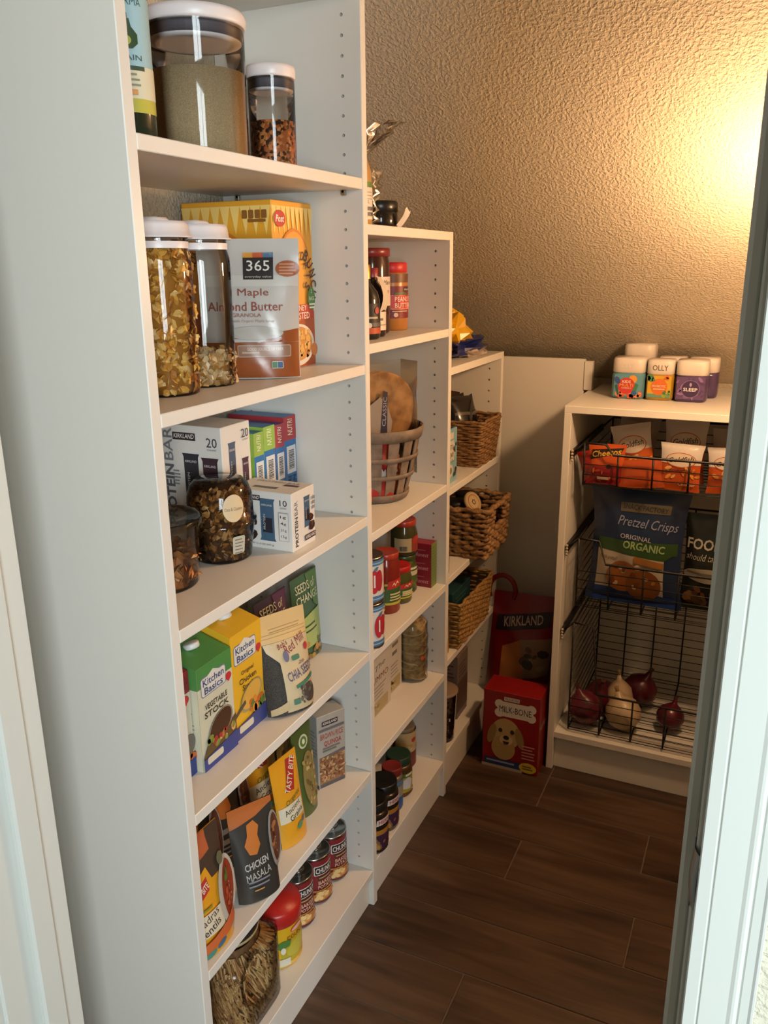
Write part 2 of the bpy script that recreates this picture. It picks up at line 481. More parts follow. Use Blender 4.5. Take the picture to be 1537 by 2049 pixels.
# hall wall with its window, behind the photographer
m = MB(); m.box(-1.6, WX0, WY - .1, WY, 0, 2.7); m.box(WX1, 3.6, WY - .1, WY, 0, 2.7); m.box(WX0, WX1, WY - .1, WY, 0, WZ0); m.box(WX0, WX1, WY - .1, WY, WZ1, 2.7)
struct(m.build('wall_hall', CREAM))
m = MB()
for a, b in ((WX0, WX0 + .05), (WX1 - .05, WX1), ((WX0 + WX1) / 2 - .02, (WX0 + WX1) / 2 + .02)): m.bbox(a, b, WY - .04, WY + .015, WZ0, WZ1, .003)
for a, b in ((WZ0, WZ0 + .05), (WZ1 - .05, WZ1)): m.bbox(WX0, WX1, WY - .04, WY + .015, a, b, .003)
struct(m.build('window_1', TRIM))

# ------------------------------------------------------------------ shelving
D = .305; T = .019; HOLE = .032
def holed_panel(name, y0, h, parent, face, z_low=.125, hole=True):
    """side panel of thickness T from y0; the face at y0 ('-') or y0+T ('+') carries two rows of bored shelf-pin holes"""
    m = MB()
    yf = y0 if face == '-' else y0 + T
    yb = y0 + T if face == '-' else y0
    dy = 1 if face == '-' else -1
    cols = (-.267, -.037); cell = .010
    zs = [z_low + HOLE * k for k in range(int((h - z_low - .02) / HOLE) + 1)] if hole else []
    e = .0012
    # plain faces: back, top, bottom, rear and front edge (front edge chamfered)
    m.add([(-D, yf, 0), (-D, yb, 0), (-D, yb, h), (-D, yf, h)], [(0, 1, 2, 3)])
    m.add([(-D, yb, 0), (-e, yb, 0), (-e, yb, h), (-D, yb, h)], [(0, 1, 2, 3)])
    m.add([(0, yf + dy * e, 0), (0, yb - dy * e, 0), (0, yb - dy * e, h), (0, yf + dy * e, h)], [(0, 1, 2, 3)])
    m.add([(-e, yf, 0), (0, yf + dy * e, 0), (0, yf + dy * e, h), (-e, yf, h)], [(0, 1, 2, 3)])
    m.add([(-e, yb, 0), (0, yb - dy * e, 0), (0, yb - dy * e, h), (-e, yb, h)], [(0, 1, 2, 3)])
    for z in (0, h): m.add([(-D, yf, z), (-e, yf, z), (0, yf + dy * e, z), (0, yb - dy * e, z), (-e, yb, z), (-D, yb, z)], [(0, 1, 2, 3, 4, 5)])
    # bored face
    if not zs:
        m.add([(-D, yf, 0), (-e, yf, 0), (-e, yf, h), (-D, yf, h)], [(0, 1, 2, 3)])
    else:
        zlo, zhi = zs[0] - HOLE / 2, zs[-1] + HOLE / 2
        m.add([(-D, yf, 0), (-e, yf, 0), (-e, yf, zlo), (-D, yf, zlo)], [(0, 1, 2, 3)])
        m.add([(-D, yf, zhi), (-e, yf, zhi), (-e, yf, h), (-D, yf, h)], [(0, 1, 2, 3)])
        xs = [-D, cols[0] - cell, cols[0] + cell, cols[1] - cell, cols[1] + cell, -e]
        for a, b in ((0, 1), (2, 3), (4, 5)): m.add([(xs[a], yf, zlo), (xs[b], yf, zlo), (xs[b], yf, zhi), (xs[a], yf, zhi)], [(0, 1, 2, 3)])
        R = .0031
        for c in cols:
            for z in zs:
                sqv = [(c + cell, z), (c + cell, z + HOLE / 2), (c, z + HOLE / 2), (c - cell, z + HOLE / 2), (c - cell, z), (c - cell, z - HOLE / 2), (c, z - HOLE / 2), (c + cell, z - HOLE / 2)]
                ov = [(c + R * math.cos(k * PI / 4), z + R * math.sin(k * PI / 4)) for k in range(8)]
                V = [(x, yf, zz) for x, zz in sqv] + [(x, yf, zz) for x, zz in ov] + [(x, yf + dy * .011, zz) for x, zz in ov]
                m.add(V, [(k, (k + 1) % 8, 8 + (k + 1) % 8, 8 + k) for k in range(8)] + [(8 + k, 8 + (k + 1) % 8, 16 + (k + 1) % 8, 16 + k) for k in range(8)] + [tuple(range(16, 24))])
    o = m.build(name, MEL, parent, fix=False)
    return o
def board(name, y0, y1, ztop, parent, x0=-D, x1=-.001, t=T):
    m = MB(); m.bbox(x0, x1, y0, y1, ztop - t, ztop, .0011); return m.build(name, MEL, parent)
PIN = mat('nickel_pin', '#b0aca4', .3, 1.0)
def pins(y, sy, ztop, parent):
    for x in (-.037, -.267):
        m = MB(); m.tube([(x, y + sy * .004, ztop - T - .0026), (x, y - sy * .009, ztop - T - .0026)], .0026, 8)
        m.bbox(x - .004, x + .004, min(y - sy * .001, y - sy * .009), max(y - sy * .001, y - sy * .009), ztop - T - .009, ztop - T, .0008); m.build('shelf_pin', PIN, parent)

Y0, Y1, Y2, Y3 = -.599, 0.0, .4553, .8905
SA, SB, SC, SD, SE, SF = 1.588, 1.255, .951, .651, .360, .097
u1 = thing('shelving_unit', 'tallest white shelving unit, nearest the doorway, with canisters on its upper shelf', 'shelf', (0, 0, 0))
holed_panel('side_panel', Y0 - T, 1.90, u1, '+')
holed_panel('side_panel', Y1, 1.90, u1, '-')
board('top_board', Y0, Y1, 1.90, u1)
for z in (SA, SB, SC, SD, SE):
    board('shelf_board', Y0 + .001, Y1 - .001, z, u1)
    pins(Y1, 1, z, u1); pins(Y0, -1, z, u1)
board('bottom_board', Y0, Y1, SF, u1)
m = MB(); m.bbox(-.028, -.012, Y0, Y1, 0, SF - T, .001); m.build('toe_kick', MEL, u1)
S2 = (1.511, 1.292, .909, .641, .383, .113)
u2 = thing('shelving_unit', 'middle-height white shelving unit between the tallest and the lowest one, slatted basket inside', 'shelf', (0, 0, 0))
holed_panel('side_panel', Y2, S2[0], u2, '-')
board('top_board', Y1 + T, Y2, S2[0], u2)
for z in S2[1:5]:
    board('shelf_board', Y1 + T + .001, Y2 - .001, z, u2); pins(Y2, 1, z, u2)
board('bottom_board', Y1 + T, Y2, S2[5], u2)
m = MB(); m.bbox(-.028, -.012, Y1 + T, Y2, 0, S2[5] - T, .001); m.build('toe_kick', MEL, u2)
S3 = (1.198, .893, .650, .412, .128)
u3 = thing('shelving_unit', 'lowest white shelving unit of the left row, holding the wicker baskets', 'shelf', (0, 0, 0))
holed_panel('side_panel', Y3, S3[0], u3, '-')
board('top_board', Y2 + T, Y3, S3[0], u3)
for z in S3[1:4]:
    board('shelf_board', Y2 + T + .001, Y3 - .001, z, u3); pins(Y3, 1, z, u3)
board('bottom_board', Y2 + T, Y3, S3[4], u3)
m = MB(); m.bbox(-.028, -.012, Y2 + T, Y3, 0, S3[4] - T, .001); m.build('toe_kick', MEL, u3)

# filler panel closing the dead corner behind the lowest unit
fp = thing('filler_panel', 'white corner filler panel standing behind the dog food bag', 'panel', (0, 0, 0))
m = MB(); m.bbox(-.304, .212, 1.018, 1.037, 0, 1.172, .001); m.build('board', MEL, fp)
m = MB(); m.bbox(.2122, .236, 1.014, 1.037, 1.0835, 1.1665, .001); m.build('edge_strip', MEL, fp)

# end unit across the back with wire baskets
U4X0, U4X1, U4Y0, U4Y1, U4H = .227, .955, .713, 1.19, 1.083
u4 = thing('basket_cabinet', 'white open cabinet across the back end, fitted with black wire baskets', 'cabinet', (0, 0, 0))
for x in (U4X0, U4X1 - T):
    m = MB(); m.bbox(x, x + T, U4Y0, U4Y1, 0, U4H - T, .0011); m.build('side_panel', MEL, u4)
m = MB(); m.bbox(U4X0, U4X1, U4Y0, 1.017, U4H - T, U4H, .0011); m.bbox(.238, U4X1, 1.017, U4Y1, U4H - T, U4H, .0011); m.build('top_board', MEL, u4)
m = MB(); m.bbox(U4X0 + T, U4X1 - T, U4Y0 + .001, U4Y1, .105, .124, .0011); m.build('bottom_board', MEL, u4)
m = MB(); m.bbox(U4X0 + T, U4X1 - T, U4Y0 + .018, U4Y0 + .034, 0, .105, .001); m.build('toe_kick', MEL, u4)
m = MB(); m.box(U4X0 + T, U4X1 - T, U4Y1 - .008, U4Y1 - .001, .124, U4H - T); m.build('back_panel', MEL, u4)

# globe lamp on a short stem below the sloped ceiling, just behind the door jamb
bx, by = .722, .47
n_in = Vector((0, -SL, -1)).normalized()
base = Vector((bx, by, ceil_z(by)))
lamp = thing('ceiling_lamp', 'glowing warm globe lamp on a short stem below the sloped ceiling', 'lamp', base)
lamp.rotation_mode = 'QUATERNION'; lamp.rotation_quaternion = Vector((0, 0, 1)).rotation_difference(n_in)
m = MB(); m.lathe([(.040, 0), (.041, .004), (.036, .012), (.012, .018)], 32); m.build('ceiling_canopy', mat('white_lamp_metal', '#e8e4dc', .3), lamp)
m = MB(); m.tube([(0, 0, .012), (0, 0, .150)], .007, 12); m.build('stem', mat('white_lamp_metal', '#e8e4dc', .3), lamp)
em = bpy.data.materials.new('glowing_globe'); em.use_nodes = True; nt = em.node_tree; nt.nodes.clear()
o_ = nt.nodes.new('ShaderNodeOutputMaterial'); e_ = nt.nodes.new('ShaderNodeEmission'); e_.inputs['Color'].default_value = (*BULB_COL, 1); e_.inputs['Strength'].default_value = BULB
nt.links.new(e_.outputs[0], o_.inputs[0])
m = MB(); m.lathe([(.016 if k == 0 else .050 * math.sin(PI * (.1 + .9 * k / 12)) + .0005, .200 - .050 * math.cos(PI * (.1 + .9 * k / 12))) for k in range(13)], 24); m.build('glass_globe', em, lamp)

# ------------------------------------------------------------------ package builders
CLEAR = clear_mat('clear_plastic', '#f2f1ef', .05, 1.1)
GLASS = clear_mat('clear_glass', '#f6f8f6', .03, 1.2)
FILM = clear_mat('crinkled_clear_film', '#f7f6f3', .12, .8)
SMOKE = clear_mat('smoky_clear_plastic', '#e2dcd2', .08, 1.0)
CAM_PHI = -1.15        # the way from the shelves towards the doorway

def carton(name, label, cat, x1, y0, z, dx, dy, h, col, rough=.5, rz=0, group=None, m=None):
    """upright box whose front (+x) face stands at x1 and whose near side is at y0; local origin at its base centre"""
    root = thing(name, label, cat, (x1 - dx / 2, y0 + dy / 2, z), rz, group)
    b = MB(); b.bbox(-dx / 2, dx / 2, -dy / 2, dy / 2, 0, h, .0012)
    b.build('box', m or mat('card_' + col.lstrip('#') + ('g' if rough < .4 else ''), col, rough), root)
    return root, Print(face_px(dx / 2)), Print(face_my(-dy / 2)), Print(face_pz(h))

def wav(seed):
    R = random.Random(seed); W = [(R.uniform(20, 90), R.uniform(15, 70), R.uniform(0, 6.3), R.uniform(.3, 1)) for _ in range(6)]
    return lambda u, v: sum(a * math.sin(p * u + q * v + f) for p, q, f, a in W) / 3
def pouch(name, label, cat, loc, rz, w, h, t, col, rough=.35, lean=0.0, top=.9, kind='stand', wr=.0018, seed=1, group=None, m=None, part='pouch', roll=0.0, skew=0.0):
    """soft pouch facing local +x, u along +y, v up"""
    root = thing(name, label, cat, loc, rz, group, tilt=(roll, lean))
    N = wav(seed)
    def vert(s):
        if kind == 'stand':
            if s >= top: return 0
            return (1 - (s / top) ** 1.7) ** .85 * (.86 + .14 * min(1, s / .12))
        q = (s - .05) / .90
        return math.sin(PI * q) ** .55 if 0 < q < 1 else 0
    def T_(u, v):
        a = min(1, abs(2 * u / w)); sd = max(0, 1 - a ** 2.4) ** .75; s = min(1, max(0, v / h)); q = vert(s)
        return .0006 + t / 2 * sd * q + wr * N(u, v) * sd * (.35 + q) * (.4 if s > .93 else 1)
    def kx(v):
        s = min(1, max(0, v / h)); q = vert(s)
        return 1 - (.10 if kind == 'pillow' else .05) * q
    def fmap(u, v, hh): return (T_(u, v) + hh, u * kx(v) + skew * (v / h), v)
    fmap.maxlen = .009
    b = MB(); nu, nv = 14, 18
    b.surf(lambda a, c: fmap((a - .5) * w, c * h, 0), nu, nv)
    b.surf(lambda a, c: (lambda p: (-max(.0006, T_((a - .5) * w, c * h) * .9), p[1], p[2]))(fmap((a - .5) * w, c * h, 0)), nu, nv)
    b.surf(lambda a, c: (lambda p: (p[0] if c > .5 else -max(.0006, T_((a - .5) * w, 0) * .9), p[1], 0))(fmap((a - .5) * w, 0, 0)), nu, 1)
    b.build(part, m or mat('film_' + col.lstrip('#') + str(int(rough * 100)), col, rough), root)
    pr_ = Print(fmap); pr_.L = 4
    return root, pr_

def flakes(name, parent, pts, size, cols, seed, thick=.25, m=None):
    """loose pieces (curved flakes) at the given points, joined: nobody could count them"""
    R = random.Random(seed); b = MB(); C = [lin(c) for c in cols]
    for p in pts:
        r = size * R.uniform(.6, 1.25)
        rot = Matrix.Rotation(R.uniform(0, 6.3), 3, 'Z') @ Matrix.Rotation(R.uniform(-1.4, 1.4), 3, 'Y') @ Matrix.Rotation(R.uniform(0, 6.3), 3, 'X')
        V = [Vector((0, 0, r * thick))]
        for i in range(6): V.append(Vector((r * math.cos(i * PI / 3) * R.uniform(.7, 1.1), r * .75 * math.sin(i * PI / 3) * R.uniform(.7, 1.1), R.uniform(-.15, .15) * r)))
        V.append(Vector((0, 0, -r * thick * .4)))
        V = [Vector(p) + rot @ q for q in V]
        b.add(V, [(0, 1 + i, 1 + (i + 1) % 6) for i in range(6)] + [(7, 1 + (i + 1) % 6, 1 + i) for i in range(6)], False, R.choice(C))
    return stuff(b.build(name, m or PRINT, parent, fix=False))
def ring_pts(r, z0, z1, n, seed, rin=.8, top=True):
    R = random.Random(seed); out = []
    for i in range(n):
        a = R.uniform(0, 2 * PI); q = r * R.uniform(rin, .95); out.append((q * math.cos(a), q * math.sin(a), R.uniform(z0, z1)))
    if top:
        for i in range(n // 6):
            a = R.uniform(0, 2 * PI); q = r * math.sqrt(R.random()) * .9; out.append((q * math.cos(a), q * math.sin(a), z1 + R.uniform(-.004, .004)))
    return out

def jar(name, label, cat, loc, prof, m, lid=None, lidm=None, fill=None, fillm=None, n=32, group=None, rz=0, sq=None, bodyname='jar_body', fillname='contents', lidname='lid'):
    root = thing(name, label, cat, loc, rz, group)
    b = MB(); b.lathe(prof, n, cap1=False, sq=sq); b.build(bodyname, m, root)
    if fill:
        b = MB(); b.lathe(fill, n, sq=sq); b.build(fillname, fillm, root)
    if lid:
        b = MB(); b.lathe(lid, n, cap0=False, sq=sq); b.build(lidname, lidm, root)
    return root

# ================================================================== tall unit, upper shelf: canisters and an oil bottle
LIDW = mat('lavender_white_lid', '#e6dfe0', .35); GASK = mat('dark_grey_gasket', '#5d5860', .6)
def pop_canister(label, x, y, r, h, fillh, fillm, fillname):
    root = thing('canister', label, 'canister', (x, y, SA), 0)
    b = MB(); b.lathe([(r * .93, 0), (r * .97, .002), (r * .985, .010), (r, h * .6), (r, h - .022), (r * 1.015, h - .020), (r * 1.015, h - .012)], 44, cap1=False); b.build('clear_body', CLEAR, root)
    b = MB(); b.lathe([(r * .90, .003), (r * .955, .010), (r * .965, fillh), (r * .5, fillh + .003), (.001, fillh + .002)], 44); b.build(fillname, fillm, root)
    b = MB(); b.lathe([(r * .80, h - .036), (r * .955, h - .034), (r * .955, h - .028), (r * .98, h - .026), (r * .98, h - .022)], 44); b.build('gasket', GASK, root)
    b = MB(); b.lathe([(r * .78, h - .040), (r * .94, h - .0385), (r * .94, h - .036)], 44); b.build('inner_lid', LIDW, root)
    b = MB(); b.lathe([(r * .9, h - .019), (r * 1.02, h - .019), (r * 1.045, h - .016), (r * 1.05, h - .006), (r * 1.02, h), (r * .5, h + .001)], 44); b.build('lid', LIDW, root)
    b = MB(); b.lathe([(r * .42, h), (r * .42, h + .002), (r * .38, h + .0035)], 30); b.build('pop_button', LIDW, part_of(root, 'lid'))
    return root
pop_canister('large clear round canister of pale beige grain with a white lid', -.135, -.290, .0735, .208, .128, mat('pale_grain', '#c9b08a', .9, noise=(900, '#a98e66', 2), bump=(1400, .5, .002)), 'grain')
def lentil_mat():
    m = bpy.data.materials.new('mixed_red_lentils'); m.use_nodes = True; nt = m.node_tree; b = nt.nodes['Principled BSDF']
    tc = nt.nodes.new('ShaderNodeTexCoord'); v = nt.nodes.new('ShaderNodeTexVoronoi'); v.inputs['Scale'].default_value = 190
    r = nt.nodes.new('ShaderNodeValToRGB'); e = r.color_ramp.elements
    sp = nt.nodes.new('ShaderNodeSeparateColor'); r.color_ramp.interpolation = 'CONSTANT'
    e[0].position = 0; e[0].color = (*lin('#3b2015'), 1); e[1].position = .3; e[1].color = (*lin('#b5622f'), 1); k = e.new(.65); k.color = (*lin('#d98a4c'), 1)
    nt.links.new(tc.outputs['Object'], v.inputs['Vector']); nt.links.new(v.outputs['Color'], sp.inputs[0]); nt.links.new(sp.outputs[0], r.inputs['Fac']); nt.links.new(r.outputs['Color'], b.inputs['Base Color'])
    bp = nt.nodes.new('ShaderNodeBump'); bp.inputs['Strength'].default_value = .6; bp.inputs['Distance'].default_value = .002; bp.invert = True
    nt.links.new(v.outputs['Distance'], bp.inputs['Height']); nt.links.new(bp.outputs['Normal'], b.inputs['Normal']); b.inputs['Roughness'].default_value = .6
    return m
pop_canister('small clear round canister of red-brown lentils with a white lid', -.122, -.101, .040, .172, .086, lentil_mat(), 'lentils')
# oil bottle with a pale blue label, half behind the near panel
ro = .033
bt = jar('oil_bottle', 'dark green oil bottle with a pale blue avocado label beside the large canister', 'bottle', (-.085, -.508, SA),
         [(ro * .9, 0), (ro, .004), (ro, .17), (ro * .9, .19), (.014, .225), (.012, .232), (.012, .262)], mat('dark_green_glass', '#1d2a1c', .12, spec=.7),
         [(.0125, .245), (.0145, .246), (.0145, .268), (.012, .270)], mat('black_cap', '#161616', .4), bodyname='bottle')
p = Print(cyl(ro, -.75))
p.rect(-.052, .036, .052, .168, '#9fc3cf'); p.rect(-.052, .036, .052, .052, '#b9b54a'); p.rect(-.052, .052, .052, .089, '#d9d4ba')
p.rect(-.03, .084, .02, .089, '#3c5140'); p.text('FORMA', .004, .160, .008, '#3f5a5c', .034)
p.poly([(-.012, .113), (-.004, .108), (.006, .108), (.013, .114), (.013, .124), (.006, .132), (.004, .141), (-.003, .141), (-.004, .132), (-.012, .124)], '#2f4a2a'); p.rect(-.002, .141, .002, .147, '#2f4a2a'); p.ell(-.003, .117, .008, .006, '#a7b13d')
p.text('RAIN', .003, .098, .006, '#3f5a5c', .026); p.lines(-.03, .02, .078, 3, .006, .0022, '#8a8c78'); p.rect(-.018, .056, .008, .062, '#d99a5a')
p.build('label_print', bt)

# ================================================================== second shelf: cereal jars, granola pouch, cereal box
FLK = ['#e6ac4c', '#dba03f', '#efc06c', '#c98a34', '#f0c883', '#b97a2c']
def cereal_jar(label, x, y, fillh, n, cols, seed):
    r = .0455; root = thing('cereal_jar', label, 'jar', (x, y, SB), 0, 'tall clear cereal jars')
    b = MB(); b.lathe([(r * .9, 0), (r * .97, .002), (r, .008), (r, .185), (r * .99, .195), (r * .93, .206), (r * .93, .226)], 36, cap1=False); b.build('clear_body', CLEAR, root)
    b = MB(); b.lathe([(r * .94, .207), (r * .945, .216), (r * .94, .2165)], 36, cap0=False, cap1=False); b.build('neck_ring', LIDW, root)
    b = MB(); b.lathe([(r * 1.10, .2215), (r * 1.10, .2235), (r * 1.02, .2245), (r * .98, .238), (r * .93, .2435), (.002, .2445)], 36, cap0=False); b.build('lid', LIDW, root)
    b = MB(); b.lathe([(r * .45, .0), (r * .44, .004), (r * .38, .0075), (.002, .008)], 24, sq=4); o = b.build('spout_cap', LIDW, part_of(root, 'lid')); o.location = (-.012, .006, .2425)
    b = MB(); b.lathe([(r * .84, .003), (r * .84, fillh - .006), (r * .3, fillh - .002)], 28); b.build('cereal_core', mat('cereal_gold', '#a86f22', .9), root)
    flakes('cereal_flakes', root, ring_pts(r, .006, fillh, n, seed, .84), .0085, cols, seed, m=PRINT)
    return root
cereal_jar('clear cereal jar filled to the neck with golden corn flakes', -.109, -.445, .200, 950, FLK, 3)
cereal_jar('clear cereal jar with only a few pale flakes left, beside the granola pouch', -.117, -.338, .052, 300, ['#d8b583', '#c9a069', '#e2c497', '#b98d54'], 4)
cereal_jar('clear cereal jar mostly hidden behind the near side panel', -.108, -.549, .165, 500, ['#c9903c', '#b87d2c', '#d9a654'], 5)

o, p = pouch('granola_pouch', 'shiny grey and orange granola pouch leaning beside the cereal box', 'pouch', (-.094, -.243, SB), -1.08, .168, .226, .052, '#b9b3ad', .22, -.05, .88, seed=11, wr=.0028)
wp = .168
p.rect(-.083, .150, .083, .168, '#c2bdb6'); p.rect(-.083, .002, .083, .060, '#8b4a23'); p.poly([(-.083, .06), (-.03, .052), (.02, .06), (.05, .076), (.083, .082), (.083, .0605)], '#8b4a23')
p.rect(-.008, .161, .042, .196, '#2e2a29'); p.rect(-.008, .196, .008, .204, '#c98b35'); p.rect(.008, .196, .025, .204, '#b4512c'); p.rect(.025, .196, .042, .204, '#4a6b86')
p.text('365', .017, .183, .017, '#d9d4cc', .038); p.text('everyday value', .017, .165, .004, '#bdb7ae', .044)
p.ell(.066, .178, .020, .013, '#9c4f26'); p.lines(.052, .08, .184, 4, .005, .0022, '#c08a66')
p.text('Maple', .008, .139, .015, '#8d4a3a', .052); p.text('Almond Butter', -.006, .118, .0145, '#8d4a3a', .128); p.text('GRANOLA', -.004, .104, .006, '#9a6b5c', .05)
p.text('with Organic Maple Syrup', .008, .094, .0055, '#a98a7d', .07); p.lines(-.03, .06, .066, 1, .006, .0025, '#7f6a66')
p.ell(.01, .075, .048, .011, '#aaa49c'); 
p.rrect(-.022, .036, .070, .056, .003, '#a89488'); p.rrect(-.0205, .0375, .0685, .0545, .002, '#8f6a55'); p.text('GOOD SOURCE OF FIBER', .026, .049, .005, '#c9b7ab', .062); p.lines(-.014, .02, .042, 1, .01, .003, '#b39a8b')
p.rrect(.036, .017, .056, .029, .002, '#c7c0b4'); p.rect(.037, .018, .0455, .028, '#4b7a5a'); p.rect(.0465, .018, .055, .028, '#3d5f8a')
p.build('front_print', o, GLOSSY)

def arc_text(p, s, u, v, r, a0, a1, h, col, w=.8, bold=.02):
    n = len(s)
    for i, c in enumerate(s):
        if c == ' ': continue
        a = a0 + (a1 - a0) * i / max(1, n - 1)
        p.text(c, u + r * math.cos(a), v + r * math.sin(a), h, col, h * w, bold, 0, a - PI / 2)
def sunburst(p, w, h, col):
    V = []
    for i in range(7): 
        a = i / 6; V.append((-w / 2 + w * a, h * (.86 + .05 * math.sin(i * 2.1))))
    for i in range(9):
        a = -w / 2 + w * i / 9
        p.poly([(a, h * .97), (a + w / 18, h * .80), (a + w / 9, h * .97)], col)
cb, pf, ps, pt = carton('cereal_box', 'tall yellow and orange cereal box behind the granola pouch', 'box', -.102, -.150, SB, .190, .137, .292, '#e6a531', .4)
H = .292; W = .137
pf.rect(-W / 2, 0, W / 2, .10, '#b4562a'); sunburst(pf, W, H, '#f3cf77'); pf.ell(0, .165, .058, .082, '#d9822b', 28); pf.ell(0, .165, .053, .077, '#e8a33f', 28)
pf.ell(-.046, .262, .019, .014, '#c23a32'); pf.text('Post', -.046, .262, .012, '#f4ead9', .028, .02, .25)
arc_text(pf, 'HONEY BUNCHES', 0, .150, .062, 2.75, -.9, .021, '#4a2a1b', .62); arc_text(pf, 'OF OATS', .0, .165, .040, 2.6, -.5, .018, '#4a2a1b', .65)
pf.rect(-.045, .088, .055, .114, '#b5402a'); pf.text('HONEY', .004, .108, .010, '#f3e6d0', .05); pf.text('ROASTED', .002, .094, .012, '#f3e6d0', .074)
pf.ell(.048, .124, .013, .021, '#4f8246'); pf.text('2', .048, .137, .007, '#e6efd8'); pf.text('BAGS', .048, .124, .007, '#e6efd8', .018); pf.lines(.038, .058, .112, 2, .006, .003, '#e6efd8', 0)
pf.ell(-.005, .042, .056, .038, '#ddd5c6', 26); pf.ell(-.005, .044, .048, .031, '#c88a3f', 26); pf.blobs(-.04, .022, .032, .066, 60, .007, ['#d9a650', '#b87a2c', '#e5bd72'], 5); pf.ell(.05, .03, .012, .012, '#c97a3a')
pf.build('front_print', cb)
W2 = .19
ps.rect(-W2 / 2, 0, W2 / 2, .10, '#b4562a'); sunburst(ps, W2, H, '#f3cf77'); ps.ell(-.02, .16, .075, .085, '#d9822b', 28); ps.ell(-.02, .16, .069, .079, '#e8a33f', 28)
for i in range(4): ps.rrect(.036 + .0135 * i, .262, .047 + .0135 * i, .276, .002, '#8a5a26')
ps.rrect(.048, .256, .085, .261, .001, '#8a5a26'); arc_text(ps, 'HONEY BUNCHES', -.02, .155, .066, 2.7, .4, .018, '#4a2a1b', .62)
ps.rect(.042, .0, .095, .095, '#c7632d'); ps.build('side_print', cb)

# ================================================================== third shelf: bar boxes, snack boxes, tubs
WB = '#dcd8d2'
def bar_pic(p, u0, v0, u1, v1, c1, c2, name=None):
    """picture of a wrapped bar"""
    w = u1 - u0; h = v1 - v0
    p.poly([(u0, v0), (u1, v0), (u1 - w * .08, v0 + h * .07), (u1 - w * .08, v1 - h * .07), (u1, v1), (u0, v1), (u0 + w * .08, v1 - h * .07), (u0 + w * .08, v0 + h * .07)], c1)
    p.rect(u0 + w * .2, v0 + h * .2, u1 - w * .2, v0 + h * .55, c2)
    p.text('KIRKLAND', (u0 + u1) / 2, v1 - h * .15, h * .045, '#d9d5d2', w * .66)
    p.text('PROTEIN', u0 + w * .32, v0 + h * .45, w * .13, '#c3c6cc', h * .36, rot=PI / 2)
def choc(p, u, v, s, seed=2):
    R = random.Random(seed)
    p.poly([(u + s * (1 + .25 * R.uniform(-1, 1)) * math.cos(a), v + s * .8 * (1 + .25 * R.uniform(-1, 1)) * math.sin(a)) for a in [i * PI / 4 for i in range(8)]], '#3a2421')
    p.poly([(u - s * .4, v + s * .1), (u + s * .2, v - s * .1), (u + s * .4, v + s * .5), (u - s * .2, v + s * .6)], '#55372f')
def logo(p, u, v, w, rot=0):
    h = w * .27; c, d = math.cos(rot), math.sin(rot)
    p.poly([(u + c * x - d * y, v + d * x + c * y) for x, y in ((-w / 2, -h / 2), (w / 2, -h / 2), (w / 2, h / 2), (-w / 2, h / 2))], '#35262b')
    p.text('KIRKLAND', u + d * h * .05, v + c * h * .05, h * .6, '#e6e0dc', w * .9, .008, .2, rot)
o, pf, ps, pt = carton('protein_bar_box', 'large white protein bar box marked 20, standing at the back', 'box', -.156, -.262, SC, .135, .089, .216, WB)
bar_pic(pf, -.026, .092, -.002, .185, '#4a5a72', '#2a2530'); bar_pic(pf, .014, .075, .036, .150, '#4c3040', '#2c2028'); choc(pf, -.006, .076, .017)
pf.text('20', .026, .196, .016, '#4d474f', .022); pf.text('COUNT', .026, .184, .003, '#6a646c', .02); pf.text('PROTEIN', .008, .09, .006, '#4c3040', .04, rot=PI / 2)
pf.rect(-.044, .0, .044, .05, '#d2cdc8'); choc(pf, .02, .03, .014, 5); logo(pf, .0, .012, .06); pf.build('front_print', o)
bar_pic(ps, -.020, .070, .018, .165, '#33333b', '#26242b'); bar_pic(ps, .022, .060, .060, .160, '#3f2c36', '#2a2028')
logo(ps, -.012, .196, .050); ps.text('20', .048, .188, .017, '#4d474f', .023); ps.text('COUNT', .048, .175, .003, '#6a646c', .02)
ps.text('PROTEIN', -.048, .085, .020, '#5f5f68', .115, .03, rot=PI / 2); ps.text('BAR', -.048, .18, .020, '#7b7b84', .06, rot=PI / 2); ps.lines(-.04, -.024, .13, 5, .006, .0025, '#85838a'); choc(ps, .02, .05, .02, 8)
ps.build('side_print', o)
o, pf, ps, pt = carton('protein_bar_box', 'small white protein bar box marked 10, at the front of its shelf', 'box', -.025, -.250, SC, .128, .080, .107, WB)
pf.text('PROTEIN', -.026, .034, .011, '#3d3a42', .055, .03, rot=PI / 2); pf.text('BAR', -.026, .078, .011, '#6b6870', .026, rot=PI / 2)
bar_pic(pf, .000, .035, .023, .092, '#46607a', '#2b2a33'); choc(pf, .026, .034, .012, 3); choc(pf, .022, .05, .009, 6); logo(pf, .018, .016, .038)
for i in range(3): pf.rect(.028, .064 + .009 * i, .036, .070 + .009 * i, '#8d8a90')
pf.build('front_print', o)
bar_pic(ps, -.004, .016, .030, .094, '#46607a', '#2b2a33'); logo(ps, -.018, .094, .036); ps.text('10', .048, .089, .011, '#4d474f', .015); ps.text('COUNT', .048, .080, .003, '#6a646c', .014)
choc(ps, -.018, .05, .012, 3); choc(ps, -.02, .026, .014, 7); ps.text('VALUE PACK', -.026, .078, .004, '#77737a', .022); ps.text('NET WT 21.2 OZ (600 g)', -.004, .009, .004, '#5c5860', .06)
ps.rect(.038, .020, .0585, .072, '#a5a2a8'); ps.rect(.039, .021, .0575, .071, WB)
for i, t in enumerate(('15g', '21g', '4g', '1g')): ps.text(t, .048, .028 + .012 * i, .006, '#4d474f', .012)
ps.build('side_print', o)
